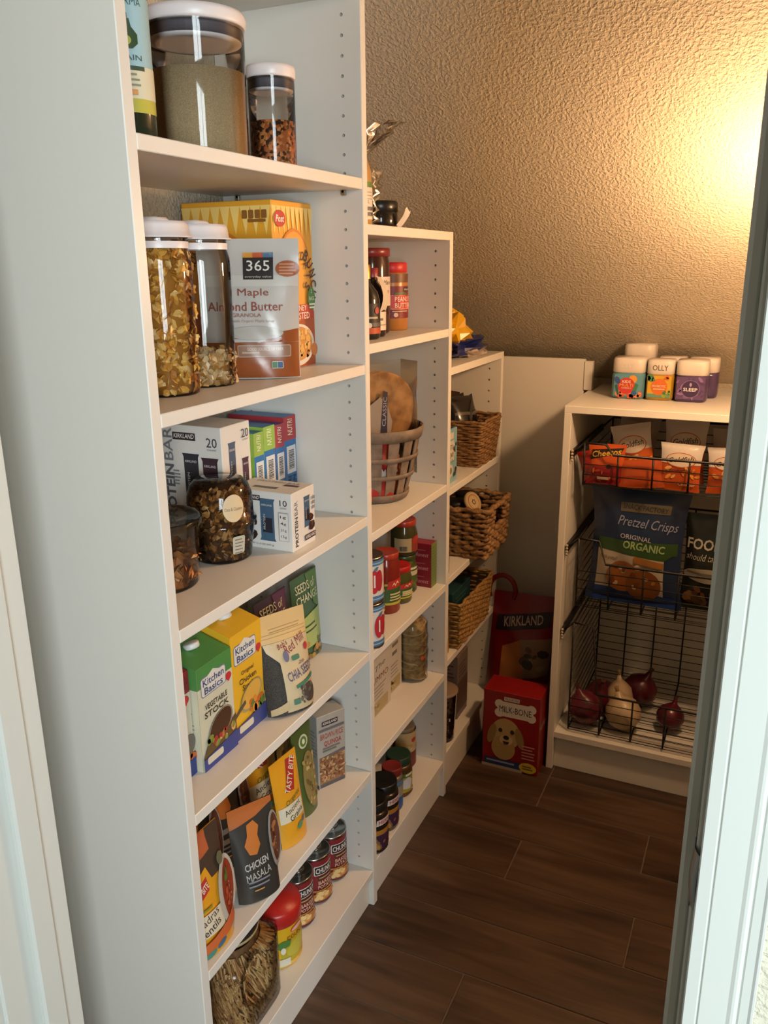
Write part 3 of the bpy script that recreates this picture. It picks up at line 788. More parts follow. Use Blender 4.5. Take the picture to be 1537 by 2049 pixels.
pt.rect(-.03, -.02, .02, -.008, '#5f565c'); pt.rect(.02, .005, .05, .015, '#4a2d2d'); pt.text('PROTEIN BAR', -.0, .024, .009, '#8a8289', .09); pt.build('top_print', o)
def snack_box(label, y0, dy, band, h, side):
    o, pf, ps, pt = carton('cereal_bar_box', label, 'box', -.157, y0, SC, .130, dy, h, '#2f6fae', .4, group='thin cereal bar boxes')
    w = dy / 2
    pf.rect(-w, h * .76, w, h, band); pf.text('NUTRI', 0, h * .89, w * .8, '#e4e8d2', h * .17, .004, .2, PI / 2)
    pf.rect(-w * .72, h * .42, w * .8, h * .70, '#d5dade'); pf.bars(-w * .4, h * .46, w * .5, h * .66, '#2a2d33', False); pf.text('NUTRI', -w * .3, h * .26, w * .55, '#1f3350', h * .26, .02, 0, PI / 2); pf.text('GRAIN', w * .45, h * .26, w * .55, '#1f3350', h * .26, .02, 0, PI / 2)
    pf.build('front_print', o)
    ps.rect(-.065, h * .76, .065, h, band); ps.rect(.045, 0, .065, h * .76, '#7fa63a' if side else '#b23a3a'); ps.build('side_print', o)
snack_box('blue cereal bar box with a green top, touching the large white box', -.1605, .0335, '#8fb04a', .187, True)
snack_box('blue cereal bar box with a green top, touching the red-topped boxes', -.1265, .040, '#93b84c', .193, True)
snack_box('blue cereal bar box with a red top, touching the green-topped boxes', -.0860, .0335, '#a83a44', .190, False)
snack_box('blue cereal bar box with a red top, touching the side panel', -.0520, .045, '#b03a40', .200, False)
# clear tub of granola with a domed lid
def tub(label, x, y, rb, rr, hr, hd, cols, seed, n, size, tint, rz=0):
    t = thing('snack_tub', label, 'tub', (x, y, SC), rz)
    b = MB(); b.lathe([(rb * .93, 0), (rb, .004), (rr, hr - .004), (rr * 1.05, hr), (rr * 1.05, hr + .003)], 40, cap1=False); b.build('tub_body', tint, t)
    b = MB(); b.lathe([(rr * 1.06, hr - .001), (rr * 1.06, hr + .004), (rr * .98, hr + .006), (rr * .96, hd * .80), (rr * .86, hd * .93), (rr * .70, hd), (.002, hd + .001)], 40, cap0=False); b.build('domed_lid', tint, t)
    pts = []; R = random.Random(seed)
    for i in range(n):
        z = .004 + (hd - .014) * R.random(); a = R.uniform(0, 6.3)
        rm = (rb + (rr - rb) * min(1, z / hr)) if z < hr else rr * (.95 - .28 * max(0, (z - hr) / (hd - hr)) ** 2)
        pts.append((rm * R.uniform(.8, .93) * math.cos(a), rm * R.uniform(.8, .93) * math.sin(a), z))
    flakes('contents', t, pts, size, cols, seed, .5)
    b = MB(); b.lathe([(rb * .8, .004), (rr * .82, hr), (rr * .8, hd * .7), (rr * .5, hd * .88)], 30); b.build('contents_core', mat('dark_granola', '#4d3119', .9), t)
    return t
GR = ['#8a5c30', '#a8743c', '#bf8c4e', '#6e4724', '#d2ab74', '#55371d', '#96672f']
t = tub('clear domed tub of dark brown granola clusters with two paper labels', -.131, -.311, .050, .058, .066, .140, GR, 21, 900, .0075, SMOKE)
R_ = random.Random(5)
flakes('nut_pieces', t, [(.045 * math.cos(a), .045 * math.sin(a), R_.uniform(.085, .12)) for a in [R_.uniform(-2.6, .6) for _ in range(34)]], .0095, ['#d8b88a', '#c99d63', '#5d2f17', '#7d4420'], 9, .6)
p = Print(cyl(.0585, -.55)); p.ell(0, .100, .019, .024, '#d9c09a', 24); p.text('Oats & Clusters', 0, .099, .006, '#7a6a52', .032, rot=.0); p.build('lid_sticker', t)
p = Print(cyl(lambda v: .051 + .008 * v / .066 + .0006, -.42)); p.rrect(-.012, .018, .012, .050, .004, '#b7b3a4'); p.lines(-.008, .009, .043, 5, .006, .002, '#6f6a60'); p.build('side_sticker', t)
t = thing('snack_tub', 'clear lidded tub of dried orange fruit beside the near side panel', 'tub', (-.145, -.462, SC))
b = MB(); b.lathe([(.058, 0), (.061, .004), (.068, .100), (.071, .103), (.071, .106)], 40, cap1=False); b.build('tub_body', CLEAR, t)
b = MB(); b.lathe([(.0725, .100), (.0725, .110), (.070, .112), (.066, .109), (.002, .108)], 40, cap0=False); b.build('flat_lid', SMOKE, t)
R_ = random.Random(31); pts = []
for i in range(300):
    z = R_.uniform(.005, .058); a = R_.uniform(0, 6.3); rm = (.061 + .07 * z) * R_.uniform(.6, .93); pts.append((rm * math.cos(a), rm * math.sin(a), z))
flakes('dried_fruit', t, pts, .013, ['#c4763a', '#d08a4a', '#a85f2a', '#dba066'], 31, .35)

# ================================================================== fourth shelf: stock cartons, seed pouch, rice pouches
def stock(label, x1, y0, h, top, band, name, tcol, picbase, pic, tot=None, dark='#2f3f86'):
    dx, dy = .062, .093
    o = thing('stock_carton', label, 'carton', (x1 - dx / 2, y0 + dy / 2, SD), 0, 'stock cartons')
    b = MB(); hh = h + .018
    b.add([(dx / 2, -dy / 2, 0), (dx / 2, dy / 2, 0), (-dx / 2, dy / 2, 0), (-dx / 2, -dy / 2, 0), (dx / 2, -dy / 2, h), (dx / 2, dy / 2, h), (-dx / 2, dy / 2, hh), (-dx / 2, -dy / 2, hh)],
          [(3, 2, 1, 0), (4, 5, 6, 7), (0, 1, 5, 4), (1, 2, 6, 5), (2, 3, 7, 6), (3, 0, 4, 7)])
    b.build('carton', mat('carton_' + band.lstrip('#'), band, .4), o)
    b = MB(); b.lathe([(.0125, 0), (.0135, .002), (.0135, .008), (.012, .0095), (.002, .010)], 20); c = b.build('screw_cap', mat('white_screw_cap', '#d8d8d6', .4), part_of(o, 'carton')); c.location = (-.010, 0, h + .011); c.rotation_euler = (0, -.28, 0)
    b = MB(); b.bbox(-dx / 2 - .001, -dx / 2 + .001, -dy / 2 + .004, dy / 2 - .004, hh - .001, hh + .008, .0004); b.build('top_seam', mat('carton_fold', '#b9b6a8', .5), part_of(o, 'carton'))
    p = Print(face_px(dx / 2)); w = dy / 2
    p.rect(-w, 0, w, h, top)
    p.rect(-w, h * .80, w, h, band)
    p.rrect(-w * .82, h * .70, w * .62, h * .89, .006, '#7d7f9a'); p.rrect(-w * .79, h * .71, w * .59, h * .88, .005, '#dcdad2'); p.poly([(-w * .5, h * .875), (-w * .1, h * .92), (w * .3, h * .875)], '#dcdad2')
    p.text('Kitchen', -w * .1, h * .835, .0125, '#3a4a7a', w * 1.2, .012); p.text('Basics', -w * .12, h * .755, .0125, '#3a4a7a', w * 1.05, .012)
    p.ell(w * .74, h * .745, .008, .007, '#c0333a'); p.poly([(w * .58, h * .74), (w * .9, h * .74), (w * .74, h * .69)], '#c0333a')
    yy = h * .60
    for i, (tx, ww) in enumerate(name): p.text(tx, -w * .05, yy - i * .014, .0105 if i else .0095, tcol, w * ww, .012)
    pic(p, w, h)
    p.poly([(-w, 0), (w, 0), (w, h * .17), (-w, h * .12)], dark)
    p.rrect(-w * .82, h * .05, w * .1, h * .12, .004, '#cfc9b6')
    p.build('front_print', o)
    q = Print(face_my(-dy / 2)); q.rect(-dx / 2, 0, dx / 2, h * .80, top); q.lines(-.02, .02, h * .6, 9, .007, .002, '#8d8a80'); q.build('side_print', o)
    return o
def pic_bowl(p, w, h):
    p.ell(w * .1, h * .33, w * .78, h * .14, '#8d8272', 24, .5); p.ell(w * .1, h * .34, w * .70, h * .12, '#4a2e1d', 24, .5); p.poly([(-w, h * .12), (-w * .6, h * .28), (w * .0, h * .18), (w, h * .34), (w, h * .16)], '#5c4a28')
    p.blobs(-w * .7, h * .17, w * .85, h * .28, 16, .007, ['#c96a34', '#7e8a3a', '#a3322a', '#d9a36a'], 12)
def pic_pot(p, w, h):
    p.ell(w * .1, h * .34, w * .75, h * .12, '#9a8f6a', 24, .45); p.ell(w * .1, h * .345, w * .67, h * .105, '#d6a84a', 24, .45); p.blobs(-w * .1, h * .16, w * .9, h * .28, 12, .008, ['#c9682a', '#d98a3a', '#5f7a35'], 14); p.poly([(-w, h * .22), (-w * .3, h * .3), (-w * .35, h * .34), (-w, h * .25)], '#5a5046')
def pic_veg(p, w, h):
    p.ell(w * .6, h * .3, w * .5, h * .10, '#6f6a64', 20, .6); p.blobs(-w * .2, h * .14, w * .95, h * .3, 14, .008, ['#c46a32', '#6f8a3f', '#3f5f38'], 16)
stock('stock carton with a dark red top band, half hidden by the near side panel', -.070, -.5985, .182, '#d5d0bb', '#8a2b35', [('STOCK', 1.1)], '#3a3030', 0, pic_veg)
stock('cream vegetable stock carton with a green top band', -.057, -.5025, .182, '#cfcdb6', '#4d8a48', [('VEGETABLE', 1.3), ('STOCK', 1.4)], '#3a322a', 0, pic_bowl)
stock('bright yellow chicken stock carton beside the chia seed pouch', -.062, -.4045, .194, '#e2b02c', '#e2b02c', [('Original', .8), ('Chicken', 1.1), ('Stock', .75)], '#4a3a2a', 0, pic_pot, dark='#3b4482')
# a second row of cartons stands behind: only their tops and caps show
for y0, lab in ((-.430, 'white carton top with a cap seen behind the yellow stock carton'), (-.545, 'white carton top with a cap seen behind the green-banded stock carton')):
    stock(lab, -.150, y0, .192, '#c9c6ba', '#b9b7ae', [('STOCK', 1.1)], '#4a4640', 0, pic_veg)

seedm = mat('dark_chia_seeds', '#4a443e', .7, noise=(700, '#23201d', 2), bump=(900, .4, .002))
KR = '#d2b27c'
o, p = pouch('chia_seed_pouch', 'kraft-topped clear pouch of dark chia seeds with purple lettering', 'pouch', (-.034, -.268, SD), -.42, .104, .188, .064, '#4a443e', .35, -.13, .86, seed=21, m=seedm, wr=.0015)
p.rect(-.052, .137, .052, .188, KR); p.lines(-.048, .048, .146, 1, .01, .0012, '#a9905f', 0); p.lines(-.048, .048, .152, 1, .01, .0012, '#a9905f', 0); p.lines(-.03, .044, .16, 2, .005, .0016, '#a08a60')
p.rect(-.024, .006, .051, .137, '#c9b691'); p.poly([(-.024, .137), (-.024, .10), (-.044, .122), (-.048, .137)], '#c9b691')
p.poly([(-.02, .012), (-.05, .002), (-.05, .014), (-.02, .03)], '#c3ac84')
p.text("Bob's", -.012, .131, .010, '#8a3a3a', .022, .01, .2, .3); p.text('Red Mill', .014, .127, .017, '#8a2f35', .052, .012, .2, .35); p.ell(.040, .114, .006, .007, '#b5403f'); p.ell(-.010, .109, .006, .010, '#6d6a86')
p.rrect(.0, .098, .018, .107, .003, '#4d7a62'); p.text('2lb', .02, .092, .006, '#6a6470', .016, 0, .3); p.text('CHIA SEEDS', .016, .076, .017, '#5a567c', .066, .01, 0, .15)
p.poly([(-.004, .054), (.046, .064), (.047, .058), (-.003, .048)], '#3f7a62'); p.ell(.026, .034, .017, .018, '#4b443f', 22); p.blobs(.004, .018, .046, .05, 16, .004, ['#4b443f', '#6b6258'], 4); p.rrect(-.014, .020, .0, .030, .002, '#4f7d6a')
p.build('front_print', o)
def rice_pouch(label, y0, w, col, col2, h, x, n1, seed):
    o, p = pouch('rice_pouch', label, 'pouch', (x, y0 + w / 2, SD), .0, w, h, .03, col, .4, -.04, .95, seed=seed, group='rice pouches at the back')
    p.poly([(w * .05, h * .99), (w * .48, h * .99), (w * .48, h * .5), (w * .2, h * .62)], col2)
    p.text(n1, -w * .02, h * .86, h * .10, '#c9c7a4', w * .72, .006); p.text('CHANGE', .0, h * .73, h * .095, '#c9c7a4', w * .78, .006)
    p.poly([(-w * .42, h * .50), (w * .42, h * .56), (w * .42, h * .18), (-w * .42, h * .15)], '#9fb06a'); p.lines(-w * .25, w * .25, h * .40, 2, h * .06, h * .02, '#3a4a34')
    p.blobs(-w * .4, h * .03, w * .4, h * .2, 14, .008, ['#8c6b3a', '#b08a4a', '#5c6a35'], seed); p.build('front_print', o)
rice_pouch('dark purple and green rice pouch behind the chia seed pouch', -.236, .112, '#3f2d3c', '#5a3150', .176, -.120, 'SEEDS of', 31)
rice_pouch('green rice pouch with cream lettering next to the side panel', -.118, .105, '#3d5a3c', '#5d7a40', .183, -.112, 'SEEDS of', 32)

# ================================================================== fifth shelf: meal pouches and a rice box
def meal(label, loc, rz, w, h, t, kind, seed, lean=-.12, grp='meal pouches', skew=0.0):
    base = {'yellow': '#d99a26', 'dark': '#3a3632', 'green': '#4c5a2c', 'brown': '#3d2d22'}[kind]
    o, p = pouch('meal_pouch', label, 'pouch', loc, rz, w, h, t, base, .3, lean, .93, seed=seed, group=grp, wr=.0012, skew=skew)
    return o, p
# lentil pouch right at the front, by the near panel
o, p = meal('yellow lentil meal pouch with a bowl of red curry, at the near front corner', (-.026, -.548, SE), -.05, .104, .205, .040, 'yellow', 41)
p.rect(-.052, .125, .052, .205, '#4a3a30'); p.poly([(-.052, .205), (.02, .205), (.02, .17), (-.052, .155)], '#b4603a'); p.ell(-.018, .167, .013, .013, '#5c5a48'); p.ell(-.018, .167, .009, .009, '#7d7a62')
p.poly([(-.052, .128), (.0, .150), (.008, .125), (-.052, .105)], '#d99a26'); p.poly([(-.052, .118), (-.004, .136), (-.004, .112), (-.052, .094)], '#b23a34'); p.text('TASTY BITE', -.026, .115, .011, '#e6dcc8', .046, .01, 0, .35)
p.rect(-.052, .040, .012, .078, '#d6cbb2'); p.text('Madras', -.022, .069, .013, '#4a3c30', .050, .006, 0, .25); p.text('Lentils', -.021, .052, .013, '#4a3c30', .046, .006, 0, .25); p.lines(-.045, .0, .085, 1, .005, .003, '#7f8a3a')
p.ell(.040, .080, .030, .062, '#b9b4aa', 26, -.12); p.ell(.043, .080, .022, .052, '#8d3a22', 26, -.12); p.blobs(.03, .05, .052, .11, 22, .006, ['#a8452a', '#7a2c1a', '#b8593a'], 7); p.blobs(.034, .105, .048, .118, 5, .005, ['#5f7a35'], 3); p.ell(.034, .146, .009, .011, '#6a6a50')
p.poly([(-.052, .028), (.052, .055), (.052, .034), (-.052, .012)], '#c9683a');  p.ell(-.032, .012, .012, .005, '#4f8a7a', 14, .3); p.ell(-.008, .019, .012, .005, '#4a6f8c', 14, .3)
p.build('front_print', o)
# chickpea masala pouch
def masala(label, loc, rz, w, h, seed, full, lean=-.14):
    o, p = meal(label, loc, rz, w, h, .036, 'dark', seed, lean)
    p.poly([(-w * .5, h), (w * .5, h), (w * .5, h * .94), (w * .1, h * .86), (-w * .5, h * .80)], '#b0622c')
    p.poly([(x * w * .2 - w * .06, h * .66 + y * h * .17) for x, y in ((-.6, -.9), (.2, -1), (.75, -.5), (.6, .1), (.9, .6), (.4, 1), (-.4, .85), (-.55, .2), (-1, -.3))], '#c0702e')
    
    if full: p.text('CHICKEN', -w * .05, h * .40, h * .075, '#b9b6b0', w * .56, .02, .1, .12); p.text('MASALA', -w * .04, h * .29, h * .08, '#b9b6b0', w * .58, .02, .1, .12)
    else: p.lines(-w * .3, w * .3, h * .36, 2, h * .1, h * .05, '#8f8c88')
    p.lines(-w * .3, w * .26, h * .22, 2, h * .045, h * .018, '#7f7f8a'); p.lines(-w * .2, w * .1, h * .13, 1, .01, h * .014, '#c08a4a')
    p.ell(w * .47, h * .55, w * .16, h * .30, '#8d8a84', 20); p.ell(w * .49, h * .56, w * .12, h * .26, '#5c3424', 20); p.blobs(w * .4, h * .4, w * .49, h * .75, 14, .005, ['#7a4a30', '#9c6a44', '#4a2418'], seed)
    p.build('front_print', o); return o
masala('black masala meal pouch with an orange splash, standing forward', (-.020, -.421, SE), -.50, .086, .178, 42, True)
masala('black masala meal pouch with a rust-coloured splash, just behind the forward one', (-.105, -.475, SE), -.30, .100, .190, 43, False)
masala('black masala meal pouch leaning at the back between the black and yellow pouches', (-.115, -.370, SE), -.25, .104, .200, 44, False)
masala('black meal pouch with a rust top edge, furthest back by the near panel', (-.180, -.500, SE), .0, .110, .205, 48, False)
def tasty(label, loc, rz, w, h, seed, lean=-.12):
    o, p = meal(label, loc, rz, w, h, .034, 'yellow', seed, lean)
    p.poly([(-w * .18, h * .62), (w * .12, h * .60), (w * .38, h * .93), (w * .08, h * .95)], '#a8332e'); p.text('TASTY BITE', w * .10, h * .775, h * .085, '#e0d6c0', h * .40, .01, 0, .98)
    p.text('Organic', w * .02, h * .52, h * .07, '#4f6a30', w * .55, .004, .1, .25)
    p.rect(-w * .48, h * .30, w * .3, h * .48, '#d3cdb4'); p.text('Ancient', -w * .08, h * .43, h * .065, '#3f3a2e', w * .56, .004, 0, .2); p.text('Grains', .0, h * .345, h * .065, '#3f3a2e', w * .5, .004, 0, .2)
    p.ell(w * .02, h * .20, w * .11, h * .035, '#5c8a6a', 16, .3); p.ell(w * .2, h * .24, w * .09, h * .02, '#4a6f8c', 14, .8); p.build('front_print', o); return o
tasty('bright yellow grain meal pouch with a red name band, standing forward', (-.042, -.265, SE), -.10, .082, .178, 45)
tasty('yellow grain meal pouch with a red name band, behind the forward one', (-.120, -.238, SE), -.12, .096, .205, 46)
def greenp(label, loc, rz, w, h, seed, lean):
    o, p = meal(label, loc, rz, w, h, .030, 'green', seed, lean)
    p.ell(0, h * .84, w * .22, h * .075, '#c3c9b2', 18); p.ell(0, h * .84, w * .16, h * .055, '#5c7a3a', 18); p.ell(0, h * .84, w * .07, h * .028, '#d8dcc6', 12)
    p.ell(w * .05, h * .40, w * .36, h * .32, '#8c7a4a', 22); p.blobs(-w * .2, h * .15, w * .35, h * .66, 40, .005, ['#a8905a', '#6b5a32', '#7f8a48', '#c2ac78'], seed); p.build('front_print', o); return o
greenp('green rice meal pouch showing brown grains, turned edge-on beside the yellow one', (-.062, -.176, SE), .0, .074, .190, 47, -.06)
greenp('dark green meal pouch standing behind the yellow grain pouches', (-.150, -.135, SE), .0, .085, .205, 49, -.04)
# brown rice and quinoa box
o, pf, ps, pt = carton('rice_quinoa_box', 'white rice and quinoa box with red lettering by the side panel', 'box', -.056, -.100, SE, .044, .072, .172, '#a8a49c', rz=-.48)
pf.rect(-.032, .0, .032, .009, '#57565c'); pf.rect(-.032, .009, .032, .074, '#8a6b4e'); pf.blobs(-.031, .012, .031, .073, 150, .0042, ['#b58a63', '#6d4a30', '#cda67c', '#8d4f38', '#9c7650'], 3, .5)
pf.rect(-.032, .135, .032, .141, '#6d6b70'); logo(pf, -.004, .153, .040); pf.text('BROWN RICE', 0, .123, .013, '#b04a3a', .058, .01); pf.text('QUINOA', .002, .104, .014, '#b04a3a', .044, .01); pf.lines(-.024, .022, .092, 2, .006, .003, '#7a7670'); pf.poly([(-.032, .074), (.032, .080), (.032, .074)], '#6d6b70')
pf.build('front_print', o)
ps.rect(-.025, 0, .025, .009, '#57565c'); ps.lines(-.02, .02, .13, 8, .008, .003, '#827e78'); ps.build('side_print', o)

# ================================================================== bottom shelf: pretzel jug, drink canister, soup cans
jug = thing('pretzel_jug', 'big clear jug of thin brown pretzel sticks with a black lid', 'jug', (-.096, -.426, SF), 0)
JW = .078
def jugf(u, v):
    a = 2 * PI * u; sq = 4.5; k = 1 / ((abs(math.cos(a)) ** sq + abs(math.sin(a)) ** sq) ** (1 / sq)); s = v
    r = JW if s < .80 else JW - (JW - .056) * ((s - .80) / .2) ** .8
    kk = k if s < .80 else 1 + (k - 1) * (1 - (s - .80) / .2)
    x, y, z = r * kk * math.cos(a), r * kk * math.sin(a), .172 * s
    # pinched hand grip in the face towards the aisle
    if .30 < s < .86:
        g = math.exp(-((y + .018) / .026) ** 2) * math.sin(PI * (s - .30) / .56) ** .7
        if x > 0 and abs(math.cos(a)) > .5: x -= .030 * g
    return (x, y, z)
b = MB(); b.surf(jugf, 56, 30, closed=True); b.lathe([(.056, .172), (.056, .186)], 40, cap0=False, cap1=False); b.build('jug_body', FILM, jug)
b = MB(); b.surf(lambda u, v: (lambda q: (q[0] * .93, q[1] * .93, .003 + q[2] * .90))(jugf(u, v)), 40, 20, closed=True); b.build('pretzel_core', mat('pretzel_brown', '#7d5a36', .85, noise=(60, '#4a321c', 4)), jug)
b = MB(); R = random.Random(8)
for i in range(1500):
    u = R.random(); v = R.uniform(.02, .93); q = Vector(jugf(u, v)); q = Vector((q.x * .955, q.y * .955, .003 + q.z * .9)); q2 = Vector(jugf(u + R.uniform(-.03, .0), min(.95, v + R.uniform(.1, .2)))); q2 = Vector((q2.x * .955, q2.y * .955, .003 + q2.z * .9))
    c = lin(R.choice(['#a57a4a', '#b8915e', '#8a6138', '#c7a574'])); 
    n0 = len(b.f); b.tube([q, q2], .0022, 4, caps=False)
    for k in range(n0, len(b.f)): b.ink[k] = c
stuff(b.build('pretzel_sticks', PRINT, jug, fix=False))
b = MB(); b.lathe([(.0575, .174), (.0585, .175), (.0585, .198), (.056, .2005), (.003, .201)], 40, cap0=False); b.build('lid', mat('black_plastic_lid', '#1d1c1b', .45), jug)
b = MB(); b.lathe([(.0572, .1695), (.0595, .170), (.0595, .174), (.0575, .1742)], 40, cap0=False, cap1=False); b.build('tamper_ring', mat('cream_ring', '#a8966c', .5), jug)
# drink mix canister
rc = .050
t = jar('drink_canister', 'yellow drink mix canister with a red lid next to the soup cans', 'canister', (-.078, -.291, SF), [(rc * .97, 0), (rc, .003), (rc, .100), (rc * .97, .103)], mat('canister_yellow', '#dba51f', .35),
        [(rc * 1.02, .096), (rc * 1.05, .098), (rc * 1.05, .124), (rc * 1.0, .131), (.003, .133)], mat('red_plastic_lid', '#b3251f', .35), bodyname='canister_body')
p = Print(cyl(rc, -.75)); p.rect(-.075, .004, .09, .0955, '#d9a81f'); p.poly([(-.075, .004), (-.012, .004), (-.012, .05), (-.075, .06)], '#c8642a'); p.poly([(-.012, .004), (.09, .004), (.09, .016), (-.012, .012)], '#e0b24a')
p.ell(.030, .040, .036, .024, '#b8a52e', 26, .35); p.ell(.034, .043, .028, .017, '#c3b544', 22, .35); p.poly([(-.022, .058), (.0, .067), (.018, .066), (.014, .052), (-.006, .048)], '#4f7d3a'); p.ell(.0, .044, .005, .008, '#e3dcc8'); p.rect(-.008, .008, .014, .025, '#d9d3c2')
p.ell(.032, .088, .016, .006, '#c9483a', 18, .15); p.ell(.032, .088, .014, .0045, '#dfa9a0', 18, .15); p.text('COUNTRY', .034, .074, .009, '#7a3a1c', .052, .01, 0, .12); p.build('label_print', t)
# three soup cans
TIN = mat('tin_steel', '#b5b3ae', .25, 1.0)
for i, (y, lab) in enumerate(((-.1945, 'red soup can half hidden by the drink mix canister'), (-.1170, 'red soup can in the middle of the row of three'), (-.0395, 'red soup can nearest the side panel'))):
    r = .038
    t = thing('soup_can', lab, 'can', (-.090, y, SF), 0, 'red soup cans')
    b = MB(); b.lathe([(r * .93, .002), (r * .94, 0), (r, .0), (r * 1.01, .002), (r * .985, .005), (r * .985, .112), (r * 1.01, .1145), (r * 1.0, .117), (r * .95, .117), (r * .94, .114), (.003, .1135)], 36); b.build('tin', TIN, t)
    b = MB(); b.tube([(.010 * math.cos(a), .014 + .012 * math.sin(a), .1152) for a in [k * PI / 6 for k in range(12)]], .0012, 5, closed=True); b.build('pull_ring', TIN, part_of(t, 'tin'))
    p = Print(cyl(r * .988, -.38)); p.rect(-.118, .006, .118, .111, '#7d2226', 1, 1); p.rrect(-.024, .074, .030, .098, .003, '#d5cfc6'); p.rrect(-.022, .076, .028, .096, .003, '#2f2626'); p.text('CHUNKY', .003, .086, .013, '#dcd6cd', .046, .02)
    p.rect(-.016, .064, .022, .071, '#3c3a26'); p.lines(-.013, .018, .066, 1, .01, .003, '#a89c6a'); p.text('BAKED', .002, .056, .009, '#d2b8a0', .034, .015); p.text('POTATO', .003, .045, .009, '#d2b8a0', .038, .015); p.rect(-.03, .034, .034, .038, '#a8763f')
    p.ell(.0, .020, .030, .013, '#b5753a', 20); p.blobs(-.02, .012, .024, .03, 12, .006, ['#d9b06a', '#c98f4a', '#e0c184', '#a8552f'], 4); p.rect(-.118, .006, .118, .010, '#5c2440'); p.build('label_print', t)

# ================================================================== middle unit
T2, M1, M2, M3, M4_, M5 = S2
# --- on top
o = thing('squeeze_bottle', 'cream squeeze bottle with a green band on top of the middle unit', 'bottle', (-.062, .098, T2))
rb = .030
b = MB(); b.lathe([(rb * .9, 0), (rb, .004), (rb * 1.02, .06), (rb * .96, .10), (rb * .7, .125), (.010, .140), (.010, .150)], 30); b.build('bottle', mat('tan_plastic', '#b98f55', .35), o)
p = Print(cyl(lambda v: rb * (1.0 + .02 * min(1, v / .06)) - max(0, v - .06) * .03, -.6)); p.rect(-.05, .012, .05, .070, '#d9cfc2'); p.rect(-.05, .070, .05, .080, '#5f7d3a'); p.lines(.0, .028, .060, 3, .006, .002, '#a89c90'); p.text('L', .01, .044, .006, '#6a6058')
for i in range(2):
    for j in range(2): p.rect(.008 + .010 * i, .018 + .010 * j, .015 + .010 * i, .025 + .010 * j, '#5c5148')
p.build('label_print', o)
o = jar('spread_jar', 'low dark jar with a paper tag on top of the middle unit', 'jar', (-.062, .205, T2), [(.034, 0), (.036, .003), (.036, .030), (.033, .034)], mat('dark_jar_glass', '#221d1a', .12), [(.035, .031), (.0365, .032), (.0365, .050), (.034, .0525), (.002, .053)], mat('black_jar_lid', '#1b1a19', .3))
b = MB(); b.surf(lambda u, v: (.036 + .020 * v + .006 * math.sin(3 * v), -.006 + .028 * u + .006 * v, .002 + .046 * v - .012 * v * v + .004 * math.sin(6 * u)), 6, 8); b.build('paper_tag', mat('white_tag_paper', '#d9d0c6', .7), part_of(o, 'jar_body'))
# crumpled clear bag
o = thing('bread_bag', 'crumpled clear plastic bread bag on top of the middle unit', 'bag', (-.098, .150, T2))
Nz = wav(77)
def bagf(u, v):
    a = 2 * PI * u; r = (.042 if v < .55 else .042 - .036 * ((v - .55) / .15) if v < .70 else .006 + .062 * ((v - .70) / .3)) * (1 + .30 * Nz(u * .9, v * 1.3) + .14 * math.sin(5 * a + 8 * v))
    return (r * math.cos(a) + .030 * v, r * math.sin(a), .190 * v)
b = MB(); b.surf(bagf, 40, 24, closed=True); b.build('film', FILM, o)
b = MB(); b.lathe([(.030, .002), (.033, .008), (.030, .085), (.012, .095)], 18); b.build('bread', mat('bread_crust', '#8a6a44', .9, noise=(40, '#b59768', 3)), o)
# --- upper shelf: sauces and nut butter
def simple_label(o, r, phi, items, m=None):
    p = Print(cyl(r, phi))
    for k, *a in items: getattr(p, k)(*a)
    return p.build('label_print', o, m)
o = jar('nut_butter_jar', 'peanut butter jar with a red lid beside the side panel', 'jar', (-.118, .388, M1), [(.033, 0), (.036, .004), (.036, .118), (.033, .128), (.031, .132)], mat('peanut_butter', '#b0763a', .3), [(.0335, .130), (.0345, .131), (.0345, .150), (.032, .1525), (.002, .153)], mat('bright_red_lid', '#c22a28', .4))
simple_label(o, .0365, -.72, [('rect', -.06, .108, .06, .127, '#6b4326'), ('rect', -.045, .028, .045, .100, '#7a2323'), ('rect', .012, .088, .034, .097, '#2b2022'), ('text', 'KIRKLAND', .023, .0925, .004, '#e6dcd4', .018), ('rect', -.020, .048, .040, .080, '#d98a6a'), ('rect', -.018, .050, .040, .079, '#c2302c'), ('poly', [(-.014, .078), (-.008, .086), (.012, .087), (.026, .080), (.026, .077), (.012, .082), (-.006, .081)], '#4f6a35'), ('text', 'PEANUT', .012, .071, .011, '#efe0cf', .044), ('text', 'BUTTER', .012, .057, .011, '#efe0cf', .044), ('lines', -.016, .03, .043, 1, .005, .002, '#d9b9a4'), ('ell', -.008, .036, .005, .005, '#d9b9a4')])
o = jar('preserve_jar', 'tall brown preserve jar with a red lid beside the peanut butter', 'jar', (-.120, .282, M1), [(.036, 0), (.040, .005), (.040, .150), (.037, .165)], mat('dark_brown_preserve', '#3d2018', .12), [(.038, .164), (.041, .165), (.041, .180), (.039, .182), (.002, .183)], mat('dark_red_lid', '#7d2a28', .3))
simple_label(o, .0405, -.75, [('rect', -.05, .060, .05, .122, '#d9c6b8'), ('text', 'Bonne Mam', .006, .110, .010, '#5c4a40', .06, .004, .3), ('text', 'Confiture', .006, .092, .009, '#8a6a5c', .05, 0, .3), ('lines', -.03, .03, .076, 2, .007, .003, '#a88a78')])
o = jar('sauce_bottle', 'black sauce bottle with a gold cap and an orange label foot', 'bottle', (-.062, .128, M1), [(.026, 0), (.030, .004), (.030, .078), (.026, .094), (.012, .112), (.011, .126)], mat('black_glass', '#15100f', .08, spec=.7), [(.0125, .120), (.0125, .146), (.011, .148), (.002, .148)], mat('gold_cap', '#b08a3a', .3, 1.0), bodyname='bottle')
